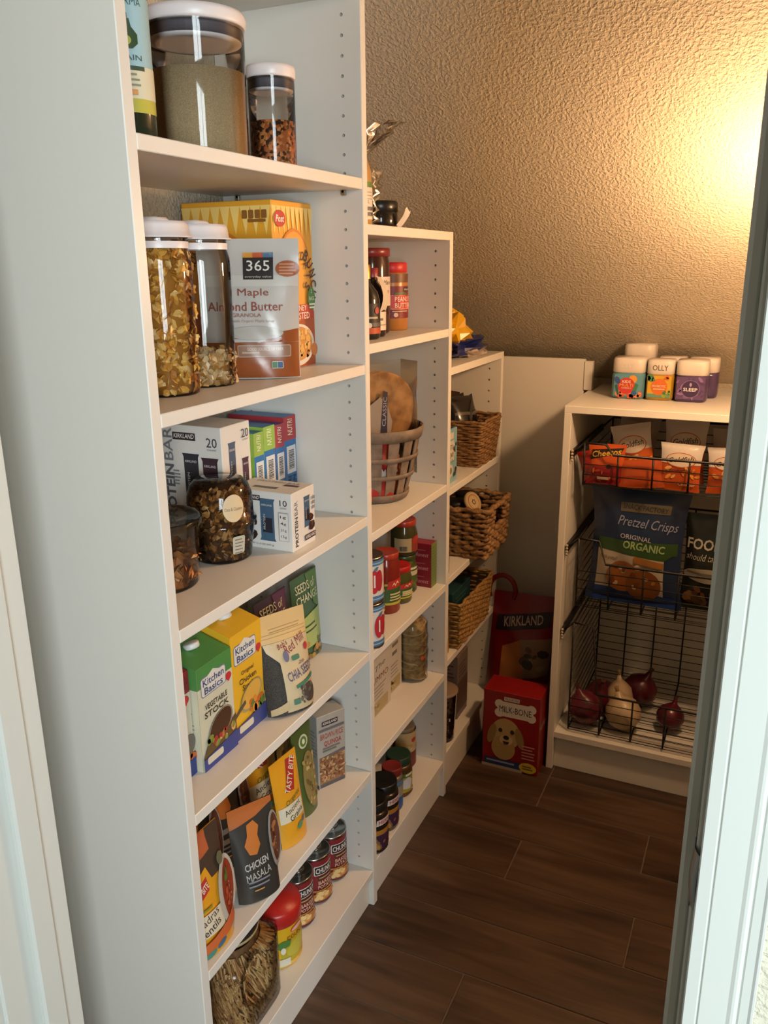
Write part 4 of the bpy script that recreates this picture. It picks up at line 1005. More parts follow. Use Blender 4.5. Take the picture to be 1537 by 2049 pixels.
simple_label(o, .0305, -.70, [('rect', -.04, .012, .04, .072, '#1f1a19'), ('rect', -.04, .012, .04, .024, '#b5502c'), ('rect', -.04, .026, .04, .034, '#5c5450'), ('lines', -.016, .02, .042, 1, .005, .004, '#b9a890'), ('ell', .014, .058, .006, .007, '#a83a3a'), ('ell', -.004, .029, .005, .005, '#d9cfc0')])
o = jar('vinegar_bottle', 'dark bottle with a white label and neck tag between the black bottle and peanut butter', 'bottle', (-.076, .194, M1), [(.024, 0), (.027, .004), (.027, .085), (.022, .100), (.011, .112), (.011, .130)], mat('dark_red_glass', '#241416', .08, spec=.7), [(.012, .122), (.0125, .140), (.011, .141), (.002, .141)], mat('red_foil_cap', '#8c2f35', .35), bodyname='bottle')
simple_label(o, .0275, -.72, [('rect', -.032, .014, .034, .052, '#d9cbb8'), ('lines', -.012, .02, .034, 1, .005, .005, '#5c5040'), ('lines', -.02, .024, .024, 1, .005, .002, '#8a7a68')])
b = MB(); b.surf(lambda u, v: (.020 + .014 * math.sin(PI * v), -.018 + .026 * u - .006 * v, .045 + .080 * v - .004 * u), 5, 8); b.build('neck_tag', mat('cream_tag_paper', '#cfc0ae', .7), o)
# --- middle shelf: slatted fruit basket with tortillas
SLAT = mat('grey_stained_wood_slat', '#8a7868', .7, noise=(35, '#6f6052', 4))
bk = thing('slatted_basket', 'round grey slatted wooden basket of tortillas and snack packs', 'basket', (-.122, .288, M2))
RB0, RB1, HB = .072, .112, .172
def brad(z): return RB0 + (RB1 - RB0) * (z / HB) ** .85
for i in range(16):
    a = 2 * PI * i / 16 + .1; b = MB()
    V = []; n = 8
    for j in range(n + 1):
        z = HB * j / n; r = brad(z); hw = .0105 + .0035 * z / HB
        t_ = Vector((-math.sin(a), math.cos(a), 0)); d = Vector((math.cos(a), math.sin(a), 0))
        for s_, q in ((-1, 0), (1, 0), (1, -.0022), (-1, -.0022)): p3 = d * (r + q) + t_ * (s_ * hw); V.append((p3.x, p3.y, z + .001))
    F = [(4 * j + k, 4 * j + (k + 1) % 4, 4 * j + 4 + (k + 1) % 4, 4 * j + 4 + k) for j in range(n) for k in range(4)] + [(0, 1, 2, 3), (4 * n + 3, 4 * n + 2, 4 * n + 1, 4 * n)]
    b.add(V, F); b.build('slat', SLAT, bk)
for z0, z1, nm in ((.004, .020, 'hoop'), (.058, .068, 'hoop'), (.100, .111, 'hoop'), (.148, .174, 'rim_hoop')):
    b = MB(); b.lathe([(brad(z0) + .001, z0), (brad(z0) + .0042, z0), (brad((z0 + z1) / 2) + .0055, (z0 + z1) / 2), (brad(z1) + .0042, z1), (brad(z1) + .001, z1)], 40, cap0=False, cap1=False); b.build(nm, SLAT, bk)
b = MB(); b.lathe([(RB0 * .2, .004), (RB0 * .96, .004), (RB0 * .96, .0065), (RB0 * .2, .0065)], 32); b.build('base_disc', SLAT, bk)
TOR = mat('toasted_tortilla', '#a87a48', .85, noise=(28, '#7a5228', 5))
def disc(name, label, cat, loc, r, t, rx, rz, m, grp):
    b = MB(); b.lathe([(.002, -t / 2), (r * .97, -t / 2), (r, 0), (r * .97, t / 2), (.002, t / 2)], 30)
    o = b.build(name, m); o.location = loc; o.rotation_euler = (rx, 0, rz); return tag(o, label, cat, grp)
# pack of tortillas standing on edge in a clear bag, marked with a dark blue strip
tk = thing('tortilla_pack', 'clear pack of brown tortillas standing upright in the slatted basket', 'pack', (-.118, .278, M2 + .022), -.55)
for i in range(9):
    b = MB(); t0 = .0048; b.lathe([(.002, -t0 / 2), (.092, -t0 / 2), (.095, 0), (.092, t0 / 2), (.002, t0 / 2)], 28, smooth=False); o = b.build('tortilla', TOR, tk); o.location = (-.022 + .0054 * i, .006 + .004 * math.sin(i * 2), .176 + .006 * math.sin(i)); o.rotation_euler = (0, PI / 2 + .10, 0)
b = MB(); b.surf(lambda u, v: (.034 + .004 * math.sin(9 * v + 4 * u), -.100 + .20 * u, .03 + .265 * v), 12, 14); b.surf(lambda u, v: (-.034 + .004 * math.sin(7 * v), -.100 + .20 * u, .03 + .265 * v), 12, 14); b.surf(lambda u, v: (.034 - .068 * u, .100, .03 + .265 * v), 4, 14); b.build('clear_bag', FILM, tk)
p = Print(face_px(.041)); p.poly([(-.050, .130), (.020, .130), (.024, .165), (.010, .205), (-.008, .222), (-.036, .205)], '#8a7f74'); p.poly([(-.010, .130), (.010, .130), (.012, .232), (.0, .236)], '#2a2a3c'); p.text('CLASSIC', .003, .188, .010, '#9a96a8', .066, 0, 0, 1.5); p.build('bag_print', tk)
o, p = pouch('snack_pack', 'red snack pack tucked into the front of the slatted basket', 'packet', (-.080, .222, M2 + .012), -.9, .070, .150, .026, '#9c2a26', .3, -.18, kind='pillow', seed=61)
p.poly([(-.034, .15), (.034, .15), (.034, .135), (-.034, .128)], '#c9b8a8'); p.poly([(-.02, .05), (.02, .05), (.018, .07), (.012, .064), (.006, .074), (0, .064), (-.006, .074), (-.012, .064), (-.018, .072)], '#d9cfc6'); p.build('front_print', o)
o, p = pouch('snack_pack', 'small orange snack pack low inside the slatted basket', 'packet', (-.068, .288, M2 + .012), -.6, .050, .090, .018, '#b5562a', .3, -.25, kind='pillow', seed=62); p.lines(-.016, .016, .05, 2, .012, .006, '#e0c9a0'); p.build('front_print', o)
o, pf, ps, pt = carton('window_box', 'dark-topped carton standing at the back of the slatted basket', 'box', -.160, .320, M2 + .010, .035, .058, .235, '#c9b9a4'); pf.rect(-.029, .175, .029, .235, '#3a3634'); ps.rect(-.0175, .175, .0175, .235, '#3a3634'); pf.build('front_print', o); ps.build('side_print', o)
# --- fourth shelf: tomato cans, salsa, pickles, juice boxes
TINW = mat('white_can_label', '#d5d2cd', .35)
for k, lab in ((0, 'white tomato can standing on the shelf below another white can'), (1, 'white tomato can stacked on top of another white can')):
    r = .0365; t = thing('tomato_can', lab, 'can', (-.034, .0585, M3 + .1045 * k), 0, 'white tomato cans')
    b = MB(); b.lathe([(r * .94, .002), (r, 0), (r * 1.01, .002), (r * .985, .005), (r * .985, .098), (r * 1.01, .1005), (r, .103), (r * .95, .103), (.003, .100)], 32); b.build('tin', TIN, t)
    p = Print(cyl(r * .988, -.55 if k else -.25)); p.rect(-.113, .006, .113, .0975, '#d3d0cb'); p.rect(-.113, .006, .113, .018, '#4a78a6'); p.rect(-.113, .086, .113, .0975, '#4a78a6'); p.rect(-.113, .010, .113, .0125, '#9db8cf'); p.rect(-.113, .0905, .113, .093, '#9db8cf')
    p.ell(-.004, .050, .012, .026, '#b5303a', 20); p.ell(.008, .052, .010, .024, '#a82a34', 18); p.rect(-.006, .038, -.002, .066, '#e3d6d0'); p.poly([(-.006, .076), (.0, .084), (.006, .084), (.002, .075)], '#54708c'); p.build('label_print', t)
def salsa(name, label, x, y, r, h, glass, lidc, phi, prn, z=M3, lidh=.014):
    o = jar(name, label, 'jar', (x, y, z), [(r * .92, 0), (r, .005), (r, h - .032), (r * .88, h - .018), (r * .84, h - lidh)], glass, [(r * .88, h - lidh - .001), (r * .91, h - lidh), (r * .91, h - .002), (r * .86, h), (r * .80, h - .001), (.002, h - .001)], lidc)
    if prn: prn(Print(cyl(r * 1.006, phi)), o, r, h)
    return o
RSAL = mat('red_salsa', '#7d2418', .15); GSAL = mat('green_salsa', '#4a4a22', .15); GPIC = mat('green_pickles', '#5a6128', .15, noise=(45, '#2f3a18', 3)); OLIV = mat('olive_brine', '#3d3a1e', .12)
LRED = mat('red_twist_lid', '#a83a26', .3); LBR = mat('red_bright_lid', '#b5201e', .4); LGR = mat('green_twist_lid', '#3c4a26', .3)
def pr_salsa(p, o, r, h):
    p.rect(-.055, h * .16, .055, h * .52, '#3d5a2c'); p.rect(-.055, h * .16, .055, h * .20, '#b9ad3c'); p.rect(-.055, h * .485, .055, h * .52, '#b9ad3c'); p.poly([(-.022, h * .42), (.02, h * .46), (.024, h * .60), (-.018, h * .56)], '#b5302a'); p.poly([(-.010, h * .47), (-.004, h * .54), (.0, h * .50), (.006, h * .56), (.012, h * .50), (.004, h * .52), (.0, h * .47), (-.004, h * .51)], '#d9c9a8'); p.lines(-.014, .022, h * .33, 2, h * .05, .004, '#c9c08a'); p.lines(-.015, .025, h * .24, 1, .006, .003, '#c9c08a'); p.build('label_print', o)
salsa('salsa_jar', 'tall red salsa jar with a copper-red lid beside the white cans', -.084, .1755, .034, .150, RSAL, LRED, -.55, pr_salsa)
salsa('salsa_jar', 'tall red salsa jar in front of the short red-lidded jar', -.074, .244, .0335, .150, RSAL, LRED, -.45, pr_salsa)
salsa('salsa_jar', 'short green salsa jar with a bright red lid', -.072, .312, .0335, .094, GSAL, LBR, -.45, pr_salsa)
def pr_pick(p, o, r, h): p.rect(-.05, h * .30, .05, h * .52, '#4a5a2a'); p.rect(-.05, h * .48, .05, h * .60, '#c3b896'); p.lines(-.017, .017, h * .64, 1, .01, .006, '#d2ccb4'); p.build('label_print', o)
salsa('pickle_jar', 'green pickle jar carrying another jar on its lid', -.086, .3785, .0335, .100, GPIC, LGR, -.45, pr_pick)
def pr_top(p, o, r, h): p.rect(-.05, h * .12, -.004, h * .52, '#a89a72'); p.rect(-.004, h * .12, .05, h * .52, '#8a3a2a'); p.poly([(-.002, h * .35), (.03, h * .42), (.034, h * .62), (.002, h * .55)], '#a8302a'); p.bars(-.035, h * .16, -.016, h * .3); p.build('label_print', o)
salsa('salsa_jar', 'dark jar with a copper lid stacked on the green pickle jar', -.086, .3785, .034, .090, OLIV, LRED, -.45, pr_top, M3 + .1008)
o, pf, ps, pt = carton('juice_pack', 'small red juice box pack with a green leafy side', 'box', -.026, .4150, M3, .062, .0375, .118, '#8f2030', .4)
pf.rect(-.01875, 0, .01875, .118, '#6f7f3a'); pf.lines(-.017, .018, .105, 14, .008, .0025, '#55692e', .2); pf.build('front_print', o)
for i in range(3): ps.text('Honest', .004, .016 + .036 * i, .011, '#d99aa0', .040, .004, .25); ps.lines(-.02, .022, .027 + .036 * i, 1, .01, .0025, '#b5606a')
ps.build('side_print', o)
# --- fifth shelf: white boxes and a bag of tortilla shells
def whitebox(label, x1, y0, dy, h, words):
    o, pf, ps, pt = carton('white_food_box', label, 'box', x1, y0, M4_, .07, dy, h, '#c3b8a6', .55, group='white food boxes')
    w = dy / 2
    
    if words: pf.text(words[0], w * .1, h * .68, h * .07, '#5c5448', w * .8, 0, .3, .1); pf.text(words[1], .0, h * .52, h * .085, '#8a4a2c', w * 1.5, .01)
    else: pf.lines(-w * .4, w * .5, h * .66, 2, h * .12, h * .05, '#7d7060')
    pf.lines(-w * .6, w * .6, h * .40, 4, h * .05, h * .016, '#948a7a'); pf.rect(-w * .95, h * .03, w * .7, h * .20, '#a89468'); pf.blobs(-w * .9, h * .05, w * .6, h * .18, 14, .006, ['#b8a578', '#8a784a'], 4); pf.build('front_print', o)
whitebox('cream food box lettered in brown, at the near end of its shelf', -.074, .128, .140, .188, ('The', 'RUMMO'))
whitebox('cream food box standing second, behind the lettered one', -.086, .276, .086, .192, None)
o = thing('tortilla_shell_bag', 'clear bag of stacked beige taco shells at the far end of its shelf', 'bag', (-.076, .4085, M4_))
SH_ = mat('corn_shell', '#dcc69a', .8, noise=(50, '#c2a674', 3)); R_ = random.Random(9)
for i in range(11):
    b = MB(); r = .039
    b.surf(lambda u, v: ((r * (2 * u - 1)) * (1 - .05 * v), r * (2 * v - 1) * math.sqrt(max(0, 1 - (2 * u - 1) ** 2)), .006 * math.cos(3 * u) + .003 * math.sin(5 * v)), 10, 8)
    s_ = b.build('taco_shell', SH_, o); s_.location = (R_.uniform(-.002, .002), R_.uniform(-.002, .002), .012 + .0142 * i); s_.rotation_euler = (R_.uniform(-.2, .2), R_.uniform(-.2, .2), R_.uniform(0, 6))
b = MB(); b.lathe([(.030, .004), (.035, .010), (.035, .160), (.028, .166)], 20); b.build('gap_core', mat('corn_shell_core', '#b89a68', .9, noise=(70, '#8f7448', 3)), o)  # hidden core added to brighten the gaps between the shells
b = MB(); Nb = wav(5); b.surf(lambda u, v: ((.041 + .003 * Nb(u, v) - .02 * max(0, v - .85) / .15) * math.cos(2 * PI * u), (.041 + .003 * Nb(u, v) - .02 * max(0, v - .85) / .15) * math.sin(2 * PI * u), .002 + .180 * v), 26, 14, closed=True); b.build('clear_bag', FILM, o)
p = Print(cyl(.0435, -.6)); p.ell(.004, .070, .006, .006, '#a8502c'); p.build('bag_print', o)
# --- bottom shelf: peanut jars and spreads
DK = mat('dark_nut_jar', '#2a1c14', .15); BLK = mat('black_lid_plain', '#191817', .35)
def pr_nut(p, o, r, h): p.rect(-.06, h * .10, .06, h * .50, '#3d2340'); p.rect(-.06, h * .40, .06, h * .50, '#a8742c'); p.blobs(-.03, h * .12, .035, h * .34, 12, .008, ['#b08a52', '#8a6238', '#c2a06a'], 5); p.poly([(-.016, h * .60), (.024, h * .62), (.026, h * .74), (-.014, h * .72)], '#cfc6bd'); p.text('HERR', .006, h * .67, h * .07, '#a82a2a', .032, .02); p.build('label_print', o)
salsa('peanut_jar', 'dark peanut jar with a purple label at the near end of the bottom shelf', -.034, .0625, .040, .130, DK, BLK, -.45, pr_nut, M5, .03)
salsa('peanut_jar', 'dark nut jar with a purple label, second from the near panel', -.044, .146, .040, .125, DK, BLK, -.45, pr_nut, M5, .03)
def pr_blue(p, o, r, h): p.rect(-.05, h * .06, .05, h * .34, '#2f5c9c'); p.rect(-.05, h * .34, .05, h * .60, '#9a8f7a'); p.rect(-.01, h * .62, .03, h * .72, '#5a7a9a'); p.build('label_print', o)
salsa('spread_jar', 'small jar with a blue label and a dark red lid on the bottom shelf', -.050, .2155, .028, .120, mat('beige_spread', '#6b5f4c', .3), mat('maroon_lid', '#7a2620', .4), -.4, pr_blue, M5, .02)
def pr_green(p, o, r, h): p.rect(-.055, h * .12, .055, h * .62, '#a89a2c'); p.rect(-.055, h * .52, .055, h * .62, '#4f6a35'); p.lines(-.008, .018, h * .55, 1, .01, .006, '#d9d6c2'); p.poly([(-.016, h * .24), (.008, h * .20), (.016, h * .42), (.0, h * .52), (-.014, h * .46)], '#c9cbd0'); p.rect(-.055, h * .06, .055, h * .12, '#6b3a1c'); p.build('label_print', o)
salsa('spread_jar', 'yellow-labelled jar with a dark green lid on the bottom shelf', -.062, .2835, .036, .112, mat('brown_spread', '#4a2f1a', .3), mat('dark_green_lid', '#1f3a26', .45), -.4, pr_green, M5, .026)
def pr_cream(p, o, r, h): p.rect(-.05, h * .42, .05, h * .92, '#b8a074'); p.rect(-.05, h * .06, .05, h * .42, '#6b2420'); p.ell(.006, h * .72, .009, .007, '#a83028');  p.blobs(-.02, h * .46, .03, h * .62, 10, .006, ['#a8905c', '#c2ac7c'], 5); p.build('label_print', o)
salsa('sauce_jar', 'cream and red labelled jar furthest along the bottom shelf of the middle unit', -.100, .405, .034, .120, mat('red_sauce', '#5c1d16', .25), mat('tan_lid', '#7a6a52', .4), -.4, pr_cream, M5, .016)

# ================================================================== lowest unit
# --- chips bag on top
o = thing('chip_bag', 'crumpled yellow and blue chip bag lying on top of the lowest unit', 'bag', (-.090, .700, S3[0]))
Nc = wav(91)
def crump(cx, cy, cz, ax, ay, az, seed):
    R = random.Random(seed); J = {}
    def f(u, v):
        key = (round(u * 100) % 100, round(v * 100)); 
        if key not in J: J[key] = R.uniform(.66, 1.22)
        a = 2 * PI * u; t_ = PI * v; x, y, z = math.cos(a) * math.sin(t_), math.sin(a) * math.sin(t_), -math.cos(t_)
        k = J[key] * (1 + .12 * math.sin(5 * a + 3 * z))
        return (cx + ax * x * k, cy + ay * y * k, max(.0005, cz + az * z * (k if z > -.3 else 1)))
    return f
b = MB(); b.surf(crump(0, .06, .026, .070, .135, .030, 92), 20, 10, smooth=False, closed=True); b.build('bag_body', mat('blue_bag_film', '#27306e', .25), o)
b = MB(); b.surf(crump(-.005, -.005, .066, .055, .080, .056, 93), 20, 10, smooth=False, closed=True); b.build('folded_top', mat('yellow_bag_film', '#dba81a', .3), o)
b = MB(); b.surf(crump(.040, .065, .010, .036, .075, .014, 94), 16, 8, smooth=False, closed=True); b.build('white_corner', mat('white_bag_film', '#b9a99c', .35), o)
# --- wicker baskets, each woven row a strand of its own
def rrpath(hx, hy, rc_, n, amp, freq, phase):
    P = []; per = 2 * (2 * hx + 2 * hy)
    for i in range(n):
        d = per * i / n; e = d
        if e < 2 * hy: x, y, nx, ny = hx, -hy + e, 1, 0
        elif e < 2 * hy + 2 * hx: x, y, nx, ny = hx - (e - 2 * hy), hy, 0, 1
        elif e < 4 * hy + 2 * hx: x, y, nx, ny = -hx, hy - (e - 2 * hy - 2 * hx), -1, 0
        else: x, y, nx, ny = -hx + (e - 4 * hy - 2 * hx), -hy, 0, -1
        w_ = amp * math.sin(freq * 2 * PI * i / n + phase); P.append((x + nx * w_, y + ny * w_))
    return P
def wicker(label, loc, hx, hy, h, rows, flare, m, rs, seed, rz=0, grip=False, bead=.25, grp='wicker baskets'):
    o = thing('wicker_basket', label, 'basket', loc, rz, grp); R = random.Random(seed)
    per = 4 * (hx + hy); n = 72; fr = max(8, int(per / .05)); st = int(n)
    for k in range(rows):
        z = rs * .9 + (h - rs * 1.6) * k / (rows - 1); g = 1 + flare * k / (rows - 1)
        P = rrpath(hx * g, hy * g, .01, n, rs * .55, fr, PI * k + .5 * R.random())
        b = MB(); rad = [rs * (1 + bead * math.sin(2 * PI * 2 * fr * i / n + 2 * R.random())) for i in range(n)]
        Q = [(x, y, z + rs * .25 * math.sin(9 * i / n * 6.28 + k)) for i, (x, y) in enumerate(P)]
        if grip and k >= rows - 5 and k < rows - 1:      # hand hole in the side facing the aisle's far end
            keep = [i for i in range(n) if not (Q[i][0] > hx * .5 and abs(Q[i][1]) < hy * .45)]
            # start the open strand right after the hole
            s0 = next(i for i in range(n) if (i in keep) and ((i - 1) % n not in keep)); seq = [(s0 + j) % n for j in range(len(keep))]
            b.tube([Q[i] for i in seq], [rad[i] for i in seq], 6)
        else: b.tube(Q, rad, 6, closed=True)
        b.build('woven_strand' if k < rows - 1 else 'rim_strand', m, o)
    b = MB(); b.box(-hx * .98, hx * .98, -hy * .98, hy * .98, 0, .006); b.build('basket_floor', m, o)
    for sx in (-1, 1):
        for sy in (-1, 1):
            b = MB(); b.tube([(sx * hx * .985, sy * hy * .985, .002), (sx * hx * (1 + flare) * .985, sy * hy * (1 + flare) * .985, h - rs)], rs * .6, 6); b.build('corner_post', m, o)
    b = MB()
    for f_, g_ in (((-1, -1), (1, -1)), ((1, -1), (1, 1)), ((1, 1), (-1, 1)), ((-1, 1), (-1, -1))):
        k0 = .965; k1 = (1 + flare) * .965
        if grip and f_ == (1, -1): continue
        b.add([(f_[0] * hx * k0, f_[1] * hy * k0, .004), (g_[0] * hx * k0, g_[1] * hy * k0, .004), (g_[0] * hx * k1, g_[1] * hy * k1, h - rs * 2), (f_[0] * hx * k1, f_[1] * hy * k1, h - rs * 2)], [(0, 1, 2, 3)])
    b.build('weave_shade', mat('dark_wicker_shadow', '#3a2a1a', .9), o, fix=False)  # flat dark sheet: shade between the strands put into its colour
    return o
WK1 = mat('brown_wicker', '#9a7448', .7, noise=(120, '#74522f', 3)); WK2 = mat('water_hyacinth', '#a37d50', .75, noise=(90, '#755535', 3)); WK3 = mat('honey_wicker', '#a8824a', .75, noise=(110, '#7a5a2a', 3))
wicker('fine brown wicker basket of dark packets, uppermost of the three wicker baskets', (-.126, .7985, S3[1]), .118, .078, .130, 17, .10, WK1, .0046, 1)
def dark_pack(label, loc, rz, w, h, col, seed, lean=-.3, roll=0.0, rough=.18):
    o, p = pouch('coffee_packet', label, 'packet', loc, rz, w, h, .022, col, rough, lean, kind='pillow', seed=seed, wr=.003, roll=roll, group='dark packets in the upper wicker basket'); p.rect(-w * .35, h * .55, w * .35, h * .62, '#57504a'); p.build('front_print', o, GLOSSY)
dark_pack('black foil packet at the near corner of the upper wicker basket', (-.060, .750, S3[1] + .070), -.7, .080, .125, '#1f1b1a', 71)
dark_pack('black foil packet in the middle of the upper wicker basket', (-.080, .800, S3[1] + .070), -.4, .080, .120, '#26211f', 72, -.2, .15)
dark_pack('brown foil packet at the back of the upper wicker basket', (-.150, .775, S3[1] + .070), -.5, .090, .135, '#3d2d22', 73, .1, -.2)
dark_pack('black foil packet beside the side panel in the upper wicker basket', (-.060, .842, S3[1] + .070), -.2, .060, .115, '#1c1a1b', 74, -.15, .2)
o, pf, ps, pt = carton('snack_bar_carton', 'light blue snack bar carton with an open top on the lowest unit', 'box', -.018, .500, S3[1], .055, .072, .142, '#7fa9b5', .5)
pf.rect(-.036, .0, -.002, .142, '#7fa9b5'); pf.ell(-.008, .086, .030, .026, '#d3cdbe'); pf.rect(-.036, .06, .012, .112, '#d3cdbe'); pf.text('SOFT &', -.012, .095, .014, '#4a4038', .040, .01); pf.text('CHEWY', -.012, .074, .014, '#4a4038', .044, .01); pf.lines(-.03, .014, .062, 2, .006, .002, '#8a8478'); pf.ell(-.012, .034, .016, .017, '#cfc9bc'); pf.ell(-.012, .034, .008, .009, '#8a7a5c'); pf.blobs(.012, .02, .034, .11, 7, .006, ['#4a3428', '#5c4434', '#3f5a6a'], 3)
pf.rect(-.030, .118, .004, .134, '#cfc6b6'); pf.build('front_print', o); pt.rect(-.022, -.031, .022, .031, '#2f2a28'); pt.build('top_print', o)  # dark inside of the open top painted as a flat patch
wk2 = wicker('chunky twisted wicker basket jutting out over its shelf, holding dark jars', (-.098, .7455, S3[2]), .138, .098, .145, 11, .06, WK2, .0078, 2, grip=True, bead=.38)
for i, (x, y, lab) in enumerate(((-.065, .695, 'dark jar with a black lid, nearest in the chunky wicker basket'), (-.060, .785, 'dark jar with a black lid, far side of the chunky wicker basket'), (-.150, .740, 'dark jar with a black lid, at the back of the chunky wicker basket'))):
    jar('spice_jar', lab, 'jar', (x, y, S3[2] + .008), [(.034, 0), (.036, .004), (.036, .105), (.030, .118)], DK, [(.031, .116), (.034, .117), (.034, .140), (.032, .142), (.002, .142)], BLK, group='dark jars in the chunky basket')
b = MB(); b.lathe([(.002, -.005), (.030, -.005), (.032, 0), (.030, .005), (.002, .005)], 28); o = thing('round_tin', 'round cream tin tilted on the front edge of the chunky wicker basket', 'tin', (-.012, .690, S3[2] + .150), 0, tilt=(.3, 1.05)); b.build('tin_lid', mat('cream_tin', '#a8906a', .4), o)
p = Print(face_pz(.005)); p.ell(0, 0, .027, .027, '#b8a27c'); p.ell(0, 0, .022, .022, '#8a3f2c'); p.ell(0, 0, .020, .020, '#b8a27c'); p.poly([(.008 * math.cos(k * PI / 3), .008 * math.sin(k * PI / 3)) for k in range(6)], '#3f352c'); p.poly([(.005 * math.cos(k * PI / 3), .005 * math.sin(k * PI / 3)) for k in range(6)], '#b8a27c'); p.build('lid_print', o)
jar('vanilla_bottle', 'slim dark bottle in front of the chunky wicker basket', 'bottle', (-.030, .507, S3[2]), [(.016, 0), (.018, .003), (.018, .060), (.009, .072), (.009, .080)], mat('amber_glass', '#2e1a0e', .1), [(.010, .078), (.011, .079), (.011, .092), (.002, .093)], BLK, bodyname='bottle')
wicker('honey brown wicker basket on the third shelf of the lowest unit, above the clear cups', (-.125, .690, S3[3]), .125, .135, .138, 19, .07, WK3, .0045, 3)
o, pf, ps, pt = carton('book_box', 'flat teal box lying in the honey wicker basket', 'box', -.030, .590, S3[3] + .090, .18, .15, .055, '#1f3f42', .5); pf.lines(-.05, .05, .03, 2, .012, .004, '#4a6a66'); pf.build('front_print', o)
o, p = pouch('pasta_bag', 'cream and yellow pasta bag at the near end, beside the honey wicker basket', 'bag', (-.030, .513, S3[3]), -.15, .062, .165, .026, '#a8905c', .4, -.02, .93, seed=81)
p.rect(-.031, .125, .031, .165, '#b59c4c'); p.rect(-.031, .0, .031, .035, '#a87a26'); p.rect(-.020, .045, .012, .118, '#c0b294'); p.rect(.012, .05, .028, .10, '#7d6248'); p.build('front_print', o)
# --- clear cups and cartons on the bottom shelf of the lowest unit
def cup(label, x, y, r, h, cols, seed, z=None):
    z = S3[4] if z is None else z
    t = thing('snack_cup', label, 'cup', (x, y, z), 0, 'clear snack cups')
    b = MB(); b.lathe([(r * .82, 0), (r * .86, .004), (r, h - .003), (r * 1.05, h), (r * 1.05, h + .003)], 30, cap1=False); b.build('cup_body', CLEAR, t)
    b = MB(); b.lathe([(r * 1.07, h - .001), (r * 1.07, h + .005), (r * 1.0, h + .006), (.002, h + .004)], 30, cap0=False); b.build('cup_lid', mat('pale_cup_lid', '#8f7a68', .4), t)
    pts = []; R = random.Random(seed)
    for i in range(110):
        zz = R.uniform(.006, h * .62); a = R.uniform(0, 6.3); q = r * (.8 + .15 * zz / h) * R.uniform(.6, .95); pts.append((q * math.cos(a), q * math.sin(a), zz))
    flakes('cup_contents', t, pts, .011, cols, seed, .5); return t
cup('clear lidded cup of red and brown snacks at the near end of the bottom shelf', -.046, .5475, .046, .150, ['#6b2a22', '#8a5a3a', '#4a2a20', '#a8845c'], 91)
o, pf, ps, pt = carton('grey_food_box', 'grey-lilac printed food box behind the clear snack cup', 'box', -.034, .655, S3[4], .08, .088, .205, '#7d706c', .5); pf.lines(-.035, .03, .17, 4, .012, .005, '#4a403e'); pf.rect(-.044, .02, .044, .12, '#5c4a46'); pf.build('front_print', o); ps.lines(-.03, .03, .17, 4, .012, .005, '#4a403e'); ps.build('side_print', o)

# ================================================================== on the floor in the corner: dog treats and dog food
o, pf, ps, pt = carton('dog_treat_box', 'red dog treat box with a puppy picture, standing on the floor', 'box', .216, .655, 0.0, .168, .095, .252, '#8a1516', .35)
def bone(p, u, v, w, h, col, rot=0):
    c, d = math.cos(rot), math.sin(rot); pts = []
    k = h * .36
    for cx, cy, a0, a1 in ((w / 2 - k, h / 2 - k * .4, 2.4, -1.2), (w / 2 - k, -h / 2 + k * .4, 1.2, -2.4), (-w / 2 + k, -h / 2 + k * .4, -.75, -4.3), (-w / 2 + k, h / 2 - k * .4, 4.3, .75)):
        for i in range(7): a = a0 + (a1 - a0) * i / 6; pts.append((cx + k * math.cos(a), cy + k * math.sin(a)))
    p.poly([(u + c * x - d * y, v + d * x + c * y) for x, y in pts], col)
bone(ps, .012, .198, .124, .040, '#d9d2cc'); ps.rect(-.040, .184, .064, .212, '#d9d2cc'); ps.text('MILK-BONE', .012, .198, .020, '#241c1c', .096, .02)
ps.rect(-.022, .226, .024, .238, '#d0c8c0'); ps.text('MILK-BONE', .001, .232, .007, '#241c1c', .040, .015)
ps.ell(-.014, .118, .044, .050, '#b59a6c', 26); ps.ell(-.020, .070, .036, .040, '#ab8f60', 22); ps.ell(-.056, .112, .012, .034, '#94774a', 16, -.25); ps.ell(.028, .112, .012, .034, '#94774a', 16, .25); ps.ell(-.012, .098, .020, .016, '#c9b189', 18)
ps.ell(-.030, .128, .006, .007, '#2a1c14', 12); ps.ell(.006, .128, .006, .007, '#2a1c14', 12); ps.ell(-.012, .107, .009, .007, '#1f1614', 14); ps.poly([(-.022, .094), (-.002, .094), (-.006, .085), (-.018, .085)], '#4a2420')
ps.rect(-.076, .010, .036, .032, '#243a6e'); ps.lines(-.07, .03, .020, 1, .006, .006, '#8a94b0'); ps.rect(-.084, .0, .04, .010, '#a89c92'); ps.ell(.056, .022, .026, .017, '#c9b030', 20); ps.lines(.040, .072, .024, 2, .008, .004, '#6b4a20'); ps.lines(.036, .078, .09, 5, .010, .004, '#c98a80'); ps.build('front_print', o)
pf.text('MILK-BONE', 0, .15, .016, '#d9d2cc', .08); pf.build('side_print', o)
REDB = '#7d1019'
o, p = pouch('dog_food_bag', 'big red dog food bag leaning in the corner behind the treat box', 'bag', (.072, .865, 0.0), -PI / 2 + .06, .205, .47, .12, REDB, .3, -.05, .97, seed=95, wr=.006, roll=.0, skew=.035)
p.poly([(-.085, .345), (.085, .375), (.085, .425), (-.085, .395)], '#2a1c1e'); p.text('KIRKLAND', .0, .388, .030, '#b9aca4', .122, .012, .1, .17)
